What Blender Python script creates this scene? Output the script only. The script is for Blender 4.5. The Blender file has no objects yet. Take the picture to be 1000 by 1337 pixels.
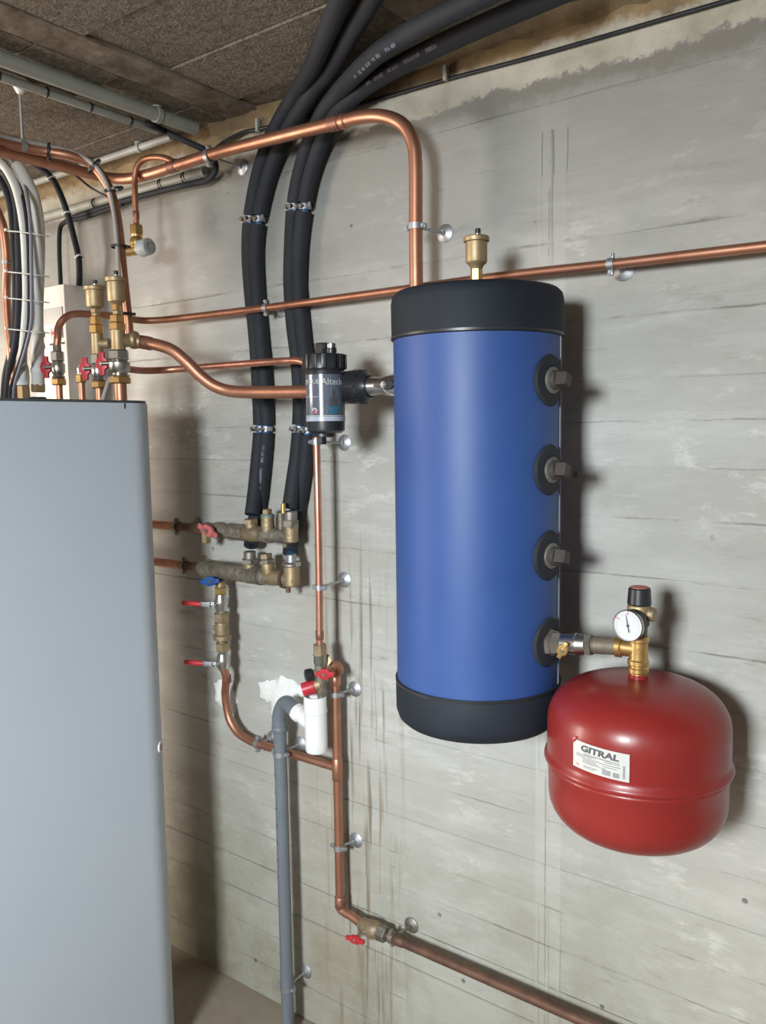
import bpy, bmesh, math, random
from mathutils import Vector, Matrix
from math import pi, sin, cos, radians as R
random.seed(7)
S = bpy.context.scene
COL = S.collection
# ------------------------------------------------------------------ camera
F, CX, CY = 1080.0, 500.0, 668.5
CAM = Vector((0, -1.5, 1.55))
_a = Vector((-1470., -91., F)); _b = Vector((150., 0, F)); _b.y = -(_a.x*_b.x+_a.z*_b.z)/_a.y
XN = (-_a).normalized(); ZN = (-_b).normalized(); YN = ZN.cross(XN)
if YN.z < 0: YN = -YN
cam = bpy.data.cameras.new('camera'); co = bpy.data.objects.new('camera', cam); COL.objects.link(co)
cam.sensor_fit = 'HORIZONTAL'; cam.sensor_width = 36; cam.lens = F/1000*36; cam.clip_start = .02
rt = Vector((XN.x, YN.x, ZN.x)); up = -Vector((XN.y, YN.y, ZN.y)); bk = -Vector((XN.z, YN.z, ZN.z))
M = Matrix.Identity(4)
for i in range(3):
    M[i][0], M[i][1], M[i][2], M[i][3] = rt[i], up[i], bk[i], CAM[i]
co.matrix_world = M
S.camera = co
# ------------------------------------------------------------------ world and light
w = bpy.data.worlds.new('world'); S.world = w; w.use_nodes = True
w.node_tree.nodes['Background'].inputs[0].default_value = (.75, .85, 1, 1)
w.node_tree.nodes['Background'].inputs[1].default_value = .6
def area(name, loc, tgt, sx, sy, power, col, spread=180):
    l = bpy.data.lights.new(name, 'AREA'); l.shape = 'RECTANGLE'; l.size = sx; l.size_y = sy; l.energy = power; l.color = col; l.spread = R(spread)
    o = bpy.data.objects.new(name, l); COL.objects.link(o); o.location = loc
    o.rotation_euler = (Vector(tgt)-Vector(loc)).to_track_quat('-Z', 'Y').to_euler(); return o
area('window_daylight', (-.24, -3.12, 1.83), (-.95, 0, .58),  .46, .44, 27.5, (.90, .97, 1), 85)
area('warm_fill_left', (-3.9, -2.3, 1.15), (-1.6, 0, 1.0), 1.3, 1.7, 135, (1, .87, .75))  # added warm fill lifting the shadows from the left, no visible source
area('weak_fill_right', (1.4, -2.2, 1.1), (-.6, 0, 1.0), 1.2, 1.8, 2, (.95, .97, 1))  # added weak fill from the right, no real opening behind it
S.view_settings.view_transform = 'Standard'; S.view_settings.look = 'None'
S.view_settings.gamma = 1; S.view_settings.use_curve_mapping = False
S.view_settings.exposure = 0.25
# ------------------------------------------------------------------ pixel helpers (a pixel and a distance from the wall give a point of the room)
def ray(x, y):
    d = Vector((x-CX, y-CY, F)); return Vector((d.dot(XN), d.dot(YN), d.dot(ZN)))
def P(x, y, s=0.):
    r = ray(x, y); return CAM+r*((-s-CAM.y)/r.y)
def PZ(x, y, z):
    r = ray(x, y); return CAM+r*((z-CAM.z)/r.z)
def zp(X, s, py):     # height at which the vertical through (X,-s) shows at image row py
    d = Vector((X, -s, 0))-CAM; k = (py-CY)/F
    a = d.x*XN.y+d.y*YN.y+d.z*ZN.y; c = d.x*XN.z+d.y*YN.z+d.z*ZN.z
    return (k*c-a)/(ZN.y-k*ZN.z)
def V(X, s, py): return Vector((X, -s, zp(X, s, py)))
def mpp(p):           # metres per pixel at a point
    d = p-CAM; return (d.x*XN.z+d.y*YN.z+d.z*ZN.z)/F
# ------------------------------------------------------------------ materials
def mat(name, col, rough=.5, metal=0., noise=0., scale=8., col2=None, bump=0., bscale=60., spec=.5, coat=0., stretch=(1, 1, 1), emi=0, contrast=(.35, .65)):
    m = bpy.data.materials.new(name); m.use_nodes = True; nt = m.node_tree; b = nt.nodes['Principled BSDF']
    b.inputs['Base Color'].default_value = (*col, 1); b.inputs['Roughness'].default_value = rough
    b.inputs['Metallic'].default_value = metal; b.inputs['Specular IOR Level'].default_value = spec
    b.inputs['Coat Weight'].default_value = coat; b.inputs['Coat Roughness'].default_value = .12
    tc = nt.nodes.new('ShaderNodeTexCoord'); mp = nt.nodes.new('ShaderNodeMapping'); mp.inputs['Scale'].default_value = stretch
    nt.links.new(tc.outputs['Object'], mp.inputs[0])
    if col2 is not None:
        n = nt.nodes.new('ShaderNodeTexNoise'); n.inputs['Scale'].default_value = scale; n.inputs['Detail'].default_value = 6; n.inputs['Roughness'].default_value = .65
        nt.links.new(mp.outputs[0], n.inputs['Vector'])
        r = nt.nodes.new('ShaderNodeMapRange'); r.inputs[1].default_value = contrast[0]; r.inputs[2].default_value = contrast[1]
        nt.links.new(n.outputs[0], r.inputs[0])
        x = nt.nodes.new('ShaderNodeMix'); x.data_type = 'RGBA'; x.inputs[6].default_value = (*col, 1); x.inputs[7].default_value = (*col2, 1)
        nt.links.new(r.outputs[0], x.inputs[0]); nt.links.new(x.outputs[2], b.inputs['Base Color'])
        if noise:
            r2 = nt.nodes.new('ShaderNodeMapRange'); r2.inputs[3].default_value = rough; r2.inputs[4].default_value = min(1, rough+noise)
            nt.links.new(n.outputs[0], r2.inputs[0]); nt.links.new(r2.outputs[0], b.inputs['Roughness'])
    if bump:
        n2 = nt.nodes.new('ShaderNodeTexNoise'); n2.inputs['Scale'].default_value = bscale; n2.inputs['Detail'].default_value = 4
        nt.links.new(mp.outputs[0], n2.inputs['Vector'])
        bm = nt.nodes.new('ShaderNodeBump'); bm.inputs['Strength'].default_value = bump; bm.inputs['Distance'].default_value = .003
        nt.links.new(n2.outputs[0], bm.inputs['Height']); nt.links.new(bm.outputs[0], b.inputs['Normal'])
    return m
copper = mat('copper', (.52, .27, .18), .36, .86, .2, 14, (.37, .16, .10), contrast=(.3, .75))
copper_dark = mat('tarnished_copper', (.20, .105, .07), .5, .55, .2, 20, (.11, .06, .045))
copper_pink = mat('pink_copper', (.70, .37, .28), .3, .9, .2, 20, (.55, .24, .16))
solder = mat('solder_joint', (.2, .09, .07), .5, .7, 0, 30, (.4, .2, .14))
brass = mat('brass', (.68, .46, .19), .3, .9, .15, 25, (.45, .29, .12))
brass_dull = mat('dull_brass', (.42, .33, .20), .45, .72, .15, 30, (.33, .24, .13))
bronze = mat('weathered_bronze', (.30, .27, .21), .5, .55, .2, 45, (.13, .11, .09), bump=.5, bscale=200)
bronze_gold = mat('weathered_brass', (.42, .32, .19), .45, .7, .2, 45, (.24, .19, .13), bump=.4, bscale=200)
nickel = mat('nickel', (.62, .62, .60), .22, 1., .15, 30, (.45, .45, .43))
steel = mat('zinc_steel', (.44, .45, .47), .42, .9, .15, 60, (.45, .47, .50))
galv = mat('malleable_iron', (.33, .31, .28), .45, .8, .15, 30, (.19, .17, .14))
pipe_iron = mat('iron_nipple', (.23, .19, .14), .5, .5, .2, 20, (.14, .12, .09))
iron_dark = mat('dark_iron', (.065, .052, .046), .5, .05, .1, 30, (.04, .034, .030))
socket_m = mat('socket_grey', (.24, .235, .22), .5, .6, .1, 30, (.15, .145, .135))
rubber = mat('black_insulation', (.017, .020, .026), .62, 0, .15, 12, (.026, .029, .036), bump=.3, bscale=150, spec=.28)
black = mat('black_plastic', (.014, .015, .018), .32, 0, .1, 20, (.022, .024, .028), spec=.5)
blackcap = mat('black_vinyl', (.010, .014, .021), .62, 0, .1, 6, (.016, .021, .030), bump=.15, bscale=30, spec=.28)
blue = mat('blue_vinyl', (.020, .062, .225), .46, 0, .08, 5, (.025, .073, .25), bump=.12, bscale=14, spec=.5)
bluefoam = mat('blue_tube', (.02, .10, .22), .5)
red = mat('red_paint', (.20, .016, .014), .30, 0, .08, 6, (.225, .019, .017), bump=.06, bscale=60, spec=.42, coat=.12)
redp = mat('red_plastic', (.42, .02, .03), .4, spec=.5, col2=(.5, .035, .045), scale=30)
redfade = mat('faded_red_plastic', (.55, .16, .15), .55, col2=(.35, .07, .07), scale=60)
bluep = mat('blue_plastic', (.02, .10, .35), .4, col2=(.01, .05, .2), scale=60)
white = mat('white_plastic', (.80, .80, .79), .4, col2=(.74, .74, .73), scale=10)
white_pipe = mat('white_insulation', (.66, .67, .64), .6, col2=(.56, .57, .55), scale=12, bump=.25, bscale=20)
offw = mat('box_white', (.78, .74, .70), .5, col2=(.74, .70, .66), scale=6)
pvc = mat('grey_pvc', (.155, .175, .20), .42, col2=(.135, .15, .175), scale=10)
conduit_m = mat('conduit_grey', (.34, .35, .32), .5, col2=(.28, .285, .26), scale=10)
cab = mat('cabinet_grey', (.52, .585, .66), .45, 0, .05, 3, (.54, .60, .67), spec=.4)
cabtop = mat('cabinet_lid', (.06, .065, .07), .5, col2=(.08, .085, .09))
knob = mat('pale_grey_plastic', (.42, .46, .46), .5, col2=(.38, .42, .42))
violet = mat('violet_cable', (.17, .165, .205), .5, col2=(.21, .205, .245))
cable_grey = mat('grey_cable', (.34, .31, .30), .5, col2=(.28, .26, .25))
label_w = mat('label_white', (.50, .50, .48), .5, col2=(.46, .46, .44), scale=30)
ink = mat('label_ink', (.05, .05, .06), .6, col2=(.07, .07, .08))
inkg = mat('label_grey_ink', (.19, .19, .20), .6, col2=(.27, .27, .28), scale=200)
inkb = mat('label_blue_ink', (.04, .05, .22), .6, col2=(.05, .06, .25))
inkr = mat('label_red_ink', (.6, .10, .10), .6, col2=(.65, .14, .14))
label_d = mat('label_dark', (.085, .10, .13), .2, col2=(.11, .125, .16), scale=20, coat=.5)
label_l = mat('label_light', (.42, .46, .56), .25, col2=(.36, .40, .50), scale=30)
plaster = mat('white_plaster', (.84, .84, .83), .8, col2=(.74, .73, .70), scale=25, bump=.6, bscale=90)
print_m = mat('hose_print', (.13, .14, .19), .7, col2=(.03, .03, .04), scale=120, contrast=(.4, .6))
blockm = mat('hollow_block', (.21, .185, .15), .95, 0, 0, 70, (.105, .092, .074), bump=1.0, bscale=160, spec=.1)
joistm = mat('joist_mortar', (.24, .21, .17), .95, 0, 0, 14, (.10, .08, .06), bump=1.0, bscale=50, spec=.1)
floorm = mat('floor_concrete', (.36, .31, .25), .85, 0, 0, 4, (.26, .22, .17), bump=.5, bscale=40, spec=.2)
roomm = mat('rough_concrete', (.50, .45, .38), .9, 0, 0, 3, (.42, .37, .31), bump=.5, bscale=40, spec=.2)

def wall_material():
    m = bpy.data.materials.new('formwork_concrete'); m.use_nodes = True; nt = m.node_tree; N = nt.nodes; L = nt.links
    b = N['Principled BSDF']; b.inputs['Roughness'].default_value = .82; b.inputs['Specular IOR Level'].default_value = .25
    tc = N.new('ShaderNodeTexCoord'); sep = N.new('ShaderNodeSeparateXYZ'); L.new(tc.outputs['Object'], sep.inputs[0])
    def noise(scale, stretch, detail=6, rough=.6, loc=(0, 0, 0)):
        mp = N.new('ShaderNodeMapping'); mp.inputs['Scale'].default_value = stretch; mp.inputs['Location'].default_value = loc
        L.new(tc.outputs['Object'], mp.inputs[0]); n = N.new('ShaderNodeTexNoise'); n.inputs['Scale'].default_value = scale
        n.inputs['Detail'].default_value = detail; n.inputs['Roughness'].default_value = rough; L.new(mp.outputs[0], n.inputs['Vector']); return n.outputs[0]
    def rng(v, a, c, lo=0., hi=1.):
        r = N.new('ShaderNodeMapRange'); r.inputs[1].default_value = a; r.inputs[2].default_value = c; r.inputs[3].default_value = lo; r.inputs[4].default_value = hi
        L.new(v, r.inputs[0]); return r.outputs[0]
    def mth(op, x, y=None):
        n = N.new('ShaderNodeMath'); n.operation = op
        for i, v in enumerate((x, y)):
            if v is None: continue
            if isinstance(v, (int, float)): n.inputs[i].default_value = v
            else: L.new(v, n.inputs[i])
        return n.outputs[0]
    def mix(f, a, c):
        n = N.new('ShaderNodeMix'); n.data_type = 'RGBA'
        for i, v in ((0, f), (6, a), (7, c)):
            if isinstance(v, tuple): n.inputs[i].default_value = (*v, 1)
            elif isinstance(v, (int, float)): n.inputs[i].default_value = v
            else: L.new(v, n.inputs[i])
        return n.outputs[2]
    z = sep.outputs[2]; x = sep.outputs[0]
    base = mix(rng(noise(1.7, (.6, 1, 1.6), 9, .70), .38, .62), (.47, .465, .44), (.37, .362, .335))
    base = mix(rng(noise(7, (.35, 1, 1.6), 8, .7, (3, 0, 0)), .50, .70, 0, .65), base, (.58, .575, .55))     # pale laitance
    base = mix(rng(noise(5, (.5, 1, 1.3), 9, .72, (0, 0, 7)), .56, .72, 0, .5), base, (.30, .275, .22))      # darker damp patches
    base = mix(rng(noise(60, (.25, 1, 3), 3, .6), .55, .75, 0, .22), base, (.30, .28, .25))                  # fine wood-grain streaks
    sc = mth('MULTIPLY', rng(noise(16, (.45, 1, 1.2), 9, .78, (9, 0, 3)), .54, .60), rng(noise(2.6, (1, 1, 1), 4, .6, (1, 0, 4)), .46, .60))
    base = mix(mth('MULTIPLY', sc, .55), base, (.66, .65, .62))
    dk = mth('MULTIPLY', rng(noise(20, (.3, 1, 1.8), 8, .75, (2, 0, 8)), .57, .64), rng(noise(3.1, (1, 1, 1), 4, .6, (7, 0, 2)), .46, .60))
    base = mix(mth('MULTIPLY', dk, .5), base, (.20, .185, .16))
    sb = mth('MULTIPLY', rng(mth('ABSOLUTE', mth('ADD', x, .6995)), .031, .026), rng(z, .22, .30))
    base = mix(mth('MULTIPLY', sb, .4), base, (.53, .52, .49))
    sl_ = mth('MULTIPLY', rng(mth('ABSOLUTE', mth('ADD', x, .705)), .003, .001), rng(noise(5, (1, 1, 1.6), 6, .7, (4, 0, 1)), .47, .54))
    base = mix(mth('MULTIPLY', mth('MULTIPLY', sl_, rng(z, 2.1, 2.05)), .55), base, (.18, .16, .14))
    # per-board tone
    st = N.new('ShaderNodeMath'); st.operation = 'SNAP'; L.new(z, st.inputs[0]); st.inputs[1].default_value = .098
    wn = N.new('ShaderNodeTexWhiteNoise'); wn.noise_dimensions = '1D'; L.new(st.outputs[0], wn.inputs['W'])
    base = mix(rng(wn.outputs[0], 0, 1, 0, .22), base, (.34, .32, .28))
    # low damp stains, greenish
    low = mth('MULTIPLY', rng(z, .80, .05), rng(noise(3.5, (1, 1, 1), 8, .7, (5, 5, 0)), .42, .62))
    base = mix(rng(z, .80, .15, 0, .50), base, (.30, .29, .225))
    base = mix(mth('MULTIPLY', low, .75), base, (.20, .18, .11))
    # rusty drips in a band behind the safety valve
    dr = mth('MULTIPLY', rng(noise(55, (1, 1, .045), 3, .6), .52, .64), mth('MULTIPLY', rng(mth('ABSOLUTE', mth('ADD', x, 1.19)), .16, .05), rng(z, 1.35, 1.05)))
    base = mix(mth('MULTIPLY', dr, .8), base, (.17, .13, .08))
    hz = mth('MULTIPLY', rng(mth('ABSOLUTE', mth('ADD', x, 1.30)), .14, .0), rng(z, 1.5, 1.1))
    base = mix(mth('MULTIPLY', hz, .35), base, (.30, .24, .16))
    # darker upper pour with shading painted in, then mortar band with ragged lower edge
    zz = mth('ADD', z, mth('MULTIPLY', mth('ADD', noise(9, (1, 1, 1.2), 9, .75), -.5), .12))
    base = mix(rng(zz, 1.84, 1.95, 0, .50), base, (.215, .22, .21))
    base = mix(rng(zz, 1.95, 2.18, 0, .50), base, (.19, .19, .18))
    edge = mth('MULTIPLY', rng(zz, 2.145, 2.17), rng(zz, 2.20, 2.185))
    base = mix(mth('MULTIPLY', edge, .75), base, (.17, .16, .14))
    base = mix(rng(zz, 2.19, 2.196), base, mix(rng(noise(12, (1, 1, 1)), .4, .7), (.43, .41, .35), (.30, .28, .22)))
    base = mix(mth('MULTIPLY', rng(zz, 2.243, 2.262), .9), base, mix(rng(noise(14, (1, 1, 1)), .4, .65), (.28, .19, .09), (.11, .075, .045)))
    # broken dark joints left by the formwork boards
    zj = mth('ADD', z, mth('MULTIPLY', mth('ADD', noise(7, (1, 1, 1), 5, .7, (2, 0, 2)), -.5), .012))
    tot = None
    for zi, wd in ((.19, .0022), (.375, .002), (.467, .0028), (.553, .0028), (.74, .002), (.94, .0022), (1.138, .0028), (1.264, .002), (1.374, .0028), (1.468, .002), (1.552, .0022), (1.743, .0028), (1.893, .0038)):
        q = rng(mth('ABSOLUTE', mth('ADD', zj, -zi)), wd, wd*.3)
        tot = q if tot is None else mth('MAXIMUM', tot, q)
    base = mix(mth('MULTIPLY', mth('MULTIPLY', tot, rng(noise(4.5, (1, 1, 1.5), 7, .75, (0, 0, 11)), .47, .60)), .62), base, (.15, .135, .115))
    # pits
    vo = N.new('ShaderNodeTexVoronoi'); vo.inputs['Scale'].default_value = 11; mp = N.new('ShaderNodeMapping'); mp.inputs['Scale'].default_value = (1, .01, 1)
    L.new(tc.outputs['Object'], mp.inputs[0]); L.new(mp.outputs[0], vo.inputs['Vector'])
    pit = mth('MULTIPLY', rng(vo.outputs['Distance'], .07, .045), rng(noise(6, (1, 1, 1), 3), .5, .58))
    base = mix(mth('MULTIPLY', pit, .8), base, (.10, .09, .075))
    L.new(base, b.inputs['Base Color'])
    h = mth('ADD', mth('MULTIPLY', noise(9, (.5, 1, 1.4), 9, .7), .6), mth('MULTIPLY', noise(90, (.4, 1, 2), 3, .6), .12))
    h = mth('SUBTRACT', h, mth('MULTIPLY', pit, .5))
    bp = N.new('ShaderNodeBump'); bp.inputs['Strength'].default_value = .7; bp.inputs['Distance'].default_value = .006
    L.new(h, bp.inputs['Height']); L.new(bp.outputs[0], b.inputs['Normal'])
    return m
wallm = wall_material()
groove = mat('board_joint', (.29, .27, .235), .9, col2=(.44, .42, .38), scale=3.2, stretch=(1, 1, 3), contrast=(.38, .46))
seamm = mat('seam_cement', (.44, .43, .40), .85, col2=(.34, .33, .30), scale=8, bump=.6, bscale=60)
# ------------------------------------------------------------------ mesh builder
class MB:
    def __init__(s): s.v = []; s.f = []
    def add(s, v, f):
        o = len(s.v); s.v += [Vector(a) for a in v]; s.f += [tuple(i+o for i in q) for q in f]; return s
    def box(s, c, d, rot=None):
        c = Vector(c); v = []
        for x in (-.5, .5):
            for y in (-.5, .5):
                for z in (-.5, .5):
                    q = Vector((x*d[0], y*d[1], z*d[2])); v.append(c+(rot @ q if rot else q))
        return s.add(v, [(0, 1, 3, 2), (4, 6, 7, 5), (0, 4, 5, 1), (2, 3, 7, 6), (0, 2, 6, 4), (1, 5, 7, 3)])
    def lathe(s, prof, o, ax=(0, 0, 1), n=24, ph=0., caps=True, sq=None):
        o = Vector(o); ax = Vector(ax).normalized()
        t = Vector((1, 0, 0)) if abs(ax.x) < .9 else Vector((0, 0, 1))
        u = (t-ax*t.dot(ax)).normalized(); w_ = ax.cross(u); v = []; f = []
        for (r, h) in prof:
            for k in range(n):
                a = ph+2*pi*k/n; v.append(o+ax*h+(u*cos(a)+w_*sin(a))*r)
        for i in range(len(prof)-1):
            for k in range(n):
                k2 = (k+1) % n; f.append((i*n+k, i*n+k2, (i+1)*n+k2, (i+1)*n+k))
        if caps: f.append(tuple(reversed(range(n)))); f.append(tuple((len(prof)-1)*n+k for k in range(n)))
        return s.add(v, f)
    def cyl(s, a, b, r, n=16, r2=None, bev=None):
        a, b = Vector(a), Vector(b); h = (b-a).length; r2 = r if r2 is None else r2
        bev = min(r, h)*.12 if bev is None else bev
        return s.lathe([(r-bev, 0), (r, bev), (r2, h-bev), (r2-bev, h)], a, b-a, n)
    def hexn(s, a, b, r, n=6, ph=.3):
        a, b = Vector(a), Vector(b); h = (b-a).length; e = min(h*.14, r*.14)
        return s.lathe([(r*.88, 0), (r, e), (r, h-e), (r*.88, h)], a, b-a, n, ph)
    def tube(s, pts, r, n=12, caps=True):
        pts = [Vector(p) for p in pts]; rr = r if callable(r) else (lambda t: r)
        v = []; f = []; prev = None; m = len(pts)
        for i, p in enumerate(pts):
            t = (pts[min(i+1, m-1)]-pts[max(i-1, 0)]).normalized()
            if prev is None:
                q = Vector((0, 0, 1)) if abs(t.z) < .9 else Vector((1, 0, 0)); prev = (q-t*q.dot(t)).normalized()
            else: prev = (prev-t*prev.dot(t)).normalized()
            u2 = t.cross(prev); R_ = rr(i/(m-1))
            for k in range(n):
                a = 2*pi*k/n; v.append(p+(prev*cos(a)+u2*sin(a))*R_)
        for i in range(m-1):
            for k in range(n):
                k2 = (k+1) % n; f.append((i*n+k, i*n+k2, (i+1)*n+k2, (i+1)*n+k))
        if caps: f.append(tuple(reversed(range(n)))); f.append(tuple((m-1)*n+k for k in range(n)))
        return s.add(v, f)
    def prism(s, poly, o, u, w_, ax, h0, h1):
        o, u, w_, ax = Vector(o), Vector(u), Vector(w_), Vector(ax); n = len(poly)
        v = [o+u*a+w_*b+ax*h0 for a, b in poly]+[o+u*a+w_*b+ax*h1 for a, b in poly]
        f = [tuple(range(n)), tuple(reversed(range(n, 2*n)))]+[(i, i+n, (i+1) % n+n, (i+1) % n) for i in range(n)]
        return s.add(v, f)
    def build(s, name, m, parent=None, smooth=38, bev=0):
        me = bpy.data.meshes.new(name); org = Vector((0, 0, 0))
        if parent is None:
            lo = Vector([min(q[i] for q in s.v) for i in range(3)]); hi = Vector([max(q[i] for q in s.v) for i in range(3)])
            org = Vector(((lo.x+hi.x)/2, (lo.y+hi.y)/2, lo.z))
        base = parent_origin(parent) if parent else org
        me.from_pydata([q-base for q in s.v], [], s.f); me.materials.append(m)
        bm = bmesh.new(); bm.from_mesh(me); bmesh.ops.recalc_face_normals(bm, faces=bm.faces)
        if bev: bmesh.ops.bevel(bm, geom=[e for e in bm.edges if len(e.link_faces) == 2 and e.calc_face_angle(0) > .6], offset=bev, segments=2, affect='EDGES', profile=.6)
        bm.to_mesh(me); bm.free()
        if smooth:
            for p in me.polygons: p.use_smooth = True
            me.set_sharp_from_angle(angle=R(smooth))
        o = bpy.data.objects.new(name, me); COL.objects.link(o)
        if parent is None: o.location = org
        else: o.parent = parent
        return o
def parent_origin(p):
    v = Vector((0, 0, 0))
    while p: v += p.location; p = p.parent
    return v
def thing(name, label, cat, loc, group=None):
    o = bpy.data.objects.new(name, None); COL.objects.link(o); o.location = loc; o.empty_display_size = .02
    o['label'] = label; o['category'] = cat
    if group: o['group'] = group
    return o
def tag(o, label, cat, group=None):
    o['label'] = label; o['category'] = cat
    if group: o['group'] = group
    return o
def lab(o, l): o['label'] = l; return o
def struct(o): o['kind'] = 'structure'; return o
def spline(ps, k=10):
    ps = [Vector(p) for p in ps]; q = [ps[0]*2-ps[1]]+ps+[ps[-1]*2-ps[-2]]; out = []
    for i in range(1, len(q)-2):
        a, b, c, d = q[i-1:i+3]
        for j in range(k):
            t = j/k; out.append(.5*((2*b)+(c-a)*t+(2*a-5*b+4*c-d)*t*t+(3*b-a-3*c+d)*t**3))
    out.append(ps[-1]); return out
def fillet(ps, r, k=8):
    ps = [Vector(p) for p in ps]; out = [ps[0]]
    for i in range(1, len(ps)-1):
        a, b, c = ps[i-1:i+2]; d1 = (a-b).normalized(); d2 = (c-b).normalized()
        rr = min(r if not isinstance(r, (list, tuple)) else r[i-1], (a-b).length*.49, (c-b).length*.49)
        p, q = b+d1*rr, b+d2*rr
        for j in range(k+1):
            t = j/k; out.append(p*(1-t)**2+b*2*t*(1-t)+q*t*t)
    out.append(ps[-1]); return out
def frac(pts, f0, f1):      # slice of a sampled path by arc length
    L = [0]
    for i in range(1, len(pts)): L.append(L[-1]+(pts[i]-pts[i-1]).length)
    T = L[-1]; a, b = f0*T, f1*T
    def at(d):
        for i in range(1, len(L)):
            if L[i] >= d: return pts[i-1].lerp(pts[i], (d-L[i-1])/max(1e-9, L[i]-L[i-1]))
        return pts[-1]
    return [at(a)]+[pts[i] for i in range(len(pts)) if a < L[i] < b]+[at(b)]
def text_mesh(body, size, m, name, parent, fn, ext=.0004, bold=0, sx=1.0, align='CENTER'):
    cu = bpy.data.curves.new('t', 'FONT'); cu.body = body; cu.size = size; cu.extrude = ext; cu.offset = bold; cu.align_x = align; cu.align_y = 'CENTER'; cu.resolution_u = 3
    to = bpy.data.objects.new('t', cu); COL.objects.link(to)
    me = bpy.data.meshes.new_from_object(to.evaluated_get(bpy.context.evaluated_depsgraph_get()))
    bpy.data.objects.remove(to); bpy.data.curves.remove(cu)
    base = parent_origin(parent)
    for v in me.vertices: v.co = fn(v.co.x*sx, v.co.y, v.co.z)-base
    me.materials.clear(); me.materials.append(m); me.name = name
    o = bpy.data.objects.new(name, me); COL.objects.link(o); o.parent = parent; return o
# ================================================================== SETTING
ZC = 2.305; X0, X1, YF = -4.2, 1.6, -3.2
boards = [0, .095, .19, .28, .375, .467, .553, .645, .74, .84, .94, 1.04, 1.138, 1.264, 1.374, 1.468, 1.552, 1.628, 1.743, 1.89, 2.02, 2.15, ZC]
wb = MB(); xs = [X0, -3.2, -2.3, -1.5, -.727, -.672, .1, .9, X1]
rr = random.Random(3); gm = MB()
for i in range(len(boards)-1):
    z0, z1 = boards[i], boards[i+1]; off = rr.uniform(-.0012, .0012)
    wb.add([(X0, off, z0+.0015), (X1, off, z0+.0015), (X1, off, z1-.0015), (X0, off, z1-.0015)], [(0, 1, 2, 3)])
    if i:   # wavering recessed joint between two boards
        k = 60; v = []; bd = rr.choice((.0004, .0006, .0008, .0018))
        if abs(z0-1.89) < .01: bd = .0035
        for j in range(k+1):
            x = X0+(X1-X0)*j/k; d = bd*rr.uniform(.2, 1.2)*max(.05, .5+.5*sin(x*3.1+i*1.7)+.4*sin(x*9.7+i)); zz = z0+rr.uniform(-.0012, .0012)
            v += [(x, 0, z0-.0016), (x, d, zz), (x, 0, z0+.0016)]
        gm.add(v, [(3*j+a, 3*j+3+a, 3*j+4+a, 3*j+1+a) for j in range(k) for a in (0, 1)])
wb.add([(X0, 0, 0), (X1, 0, 0), (X1, .15, 0), (X0, .15, 0), (X0, 0, ZC), (X1, 0, ZC), (X1, .15, ZC), (X0, .15, ZC)], [(2, 3, 7, 6), (3, 0, 4, 7), (1, 2, 6, 5)])
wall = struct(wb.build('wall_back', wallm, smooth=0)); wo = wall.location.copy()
# objects of the setting keep world-space texture coordinates: shift meshes so the origin is the world origin
def to_world_origin(o):
    for v in o.data.vertices: v.co += o.location
    o.location = (0, 0, 0)
to_world_origin(wall)
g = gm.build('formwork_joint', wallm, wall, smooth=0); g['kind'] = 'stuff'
# vertical seam between two formwork sheets
sm = MB()
for xa, xb, d in ((-.729, -.720, .0012), (-.703, -.697, .0022), (-.679, -.670, .0009)):
    ks = 40; v = []
    for j in range(ks+1):
        z = .28+(2.10-.28)*j/ks; e = rr.uniform(-.0014, .0014)
        v += [(xa+e, -.0005, z), ((xa+xb)/2+e, -d+rr.uniform(-.001, .001), z), (xb+e, -.0005, z)]
    sm.add(v, [(3*j+a, 3*j+3+a, 3*j+4+a, 3*j+1+a) for j in range(ks) for a in (0, 1)])
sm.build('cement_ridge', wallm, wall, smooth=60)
fl = struct(MB().box(((X0+X1)/2, YF/2, -.05), (X1-X0+.3, -YF+.3, .1)).build('floor', floorm, smooth=0))
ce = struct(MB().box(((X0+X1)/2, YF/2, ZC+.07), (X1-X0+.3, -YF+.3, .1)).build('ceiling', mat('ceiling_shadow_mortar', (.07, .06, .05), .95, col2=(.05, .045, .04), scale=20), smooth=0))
# hollow blocks between prefabricated joists
def blockmesh(name, lx, ly, lz, m, seed):
    r2 = random.Random(seed); bm = bmesh.new(); bmesh.ops.create_cube(bm, size=1)
    bmesh.ops.scale(bm, vec=(lx, ly, lz), verts=bm.verts)
    for v in bm.verts: v.co += Vector([r2.uniform(-.002, .002) for _ in range(3)])
    bmesh.ops.bevel(bm, geom=list(bm.edges), offset=.003, segments=1, affect='EDGES')
    me = bpy.data.meshes.new(name); bm.to_mesh(me); bm.free(); me.materials.append(m); return me
variants = [blockmesh('concrete_block', .515, .198, .05, blockm, k) for k in range(5)]
jm = [blockmesh('ceiling_joist', .10, -YF, .05, joistm, 20+k) for k in range(2)]
ceo = ce.location
k = -5
xj = -1.5-.62*4
ci = 0
while xj < X1+.2:
    o = bpy.data.objects.new('ceiling_joist', jm[ci % 2]); COL.objects.link(o); o.parent = ce
    o.location = Vector((xj, YF/2, ZC+.022))-ceo
    ph = [.08, -.0, .12, .05][ci % 4] if ci != 3 else .12
    if ci == 4: ph = .08
    y = -ph+.099
    while y > YF:
        o = bpy.data.objects.new('concrete_block', variants[rr.randrange(5)]); COL.objects.link(o); o.parent = ce
        o.location = Vector((xj+.31, min(y, 99)-.0, ZC+.0265+rr.uniform(-.003, .003)))-ceo
        if rr.random() < .5: o.rotation_euler = (0, 0, pi)
        y -= .2010
    xj += .62; ci += 1
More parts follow.
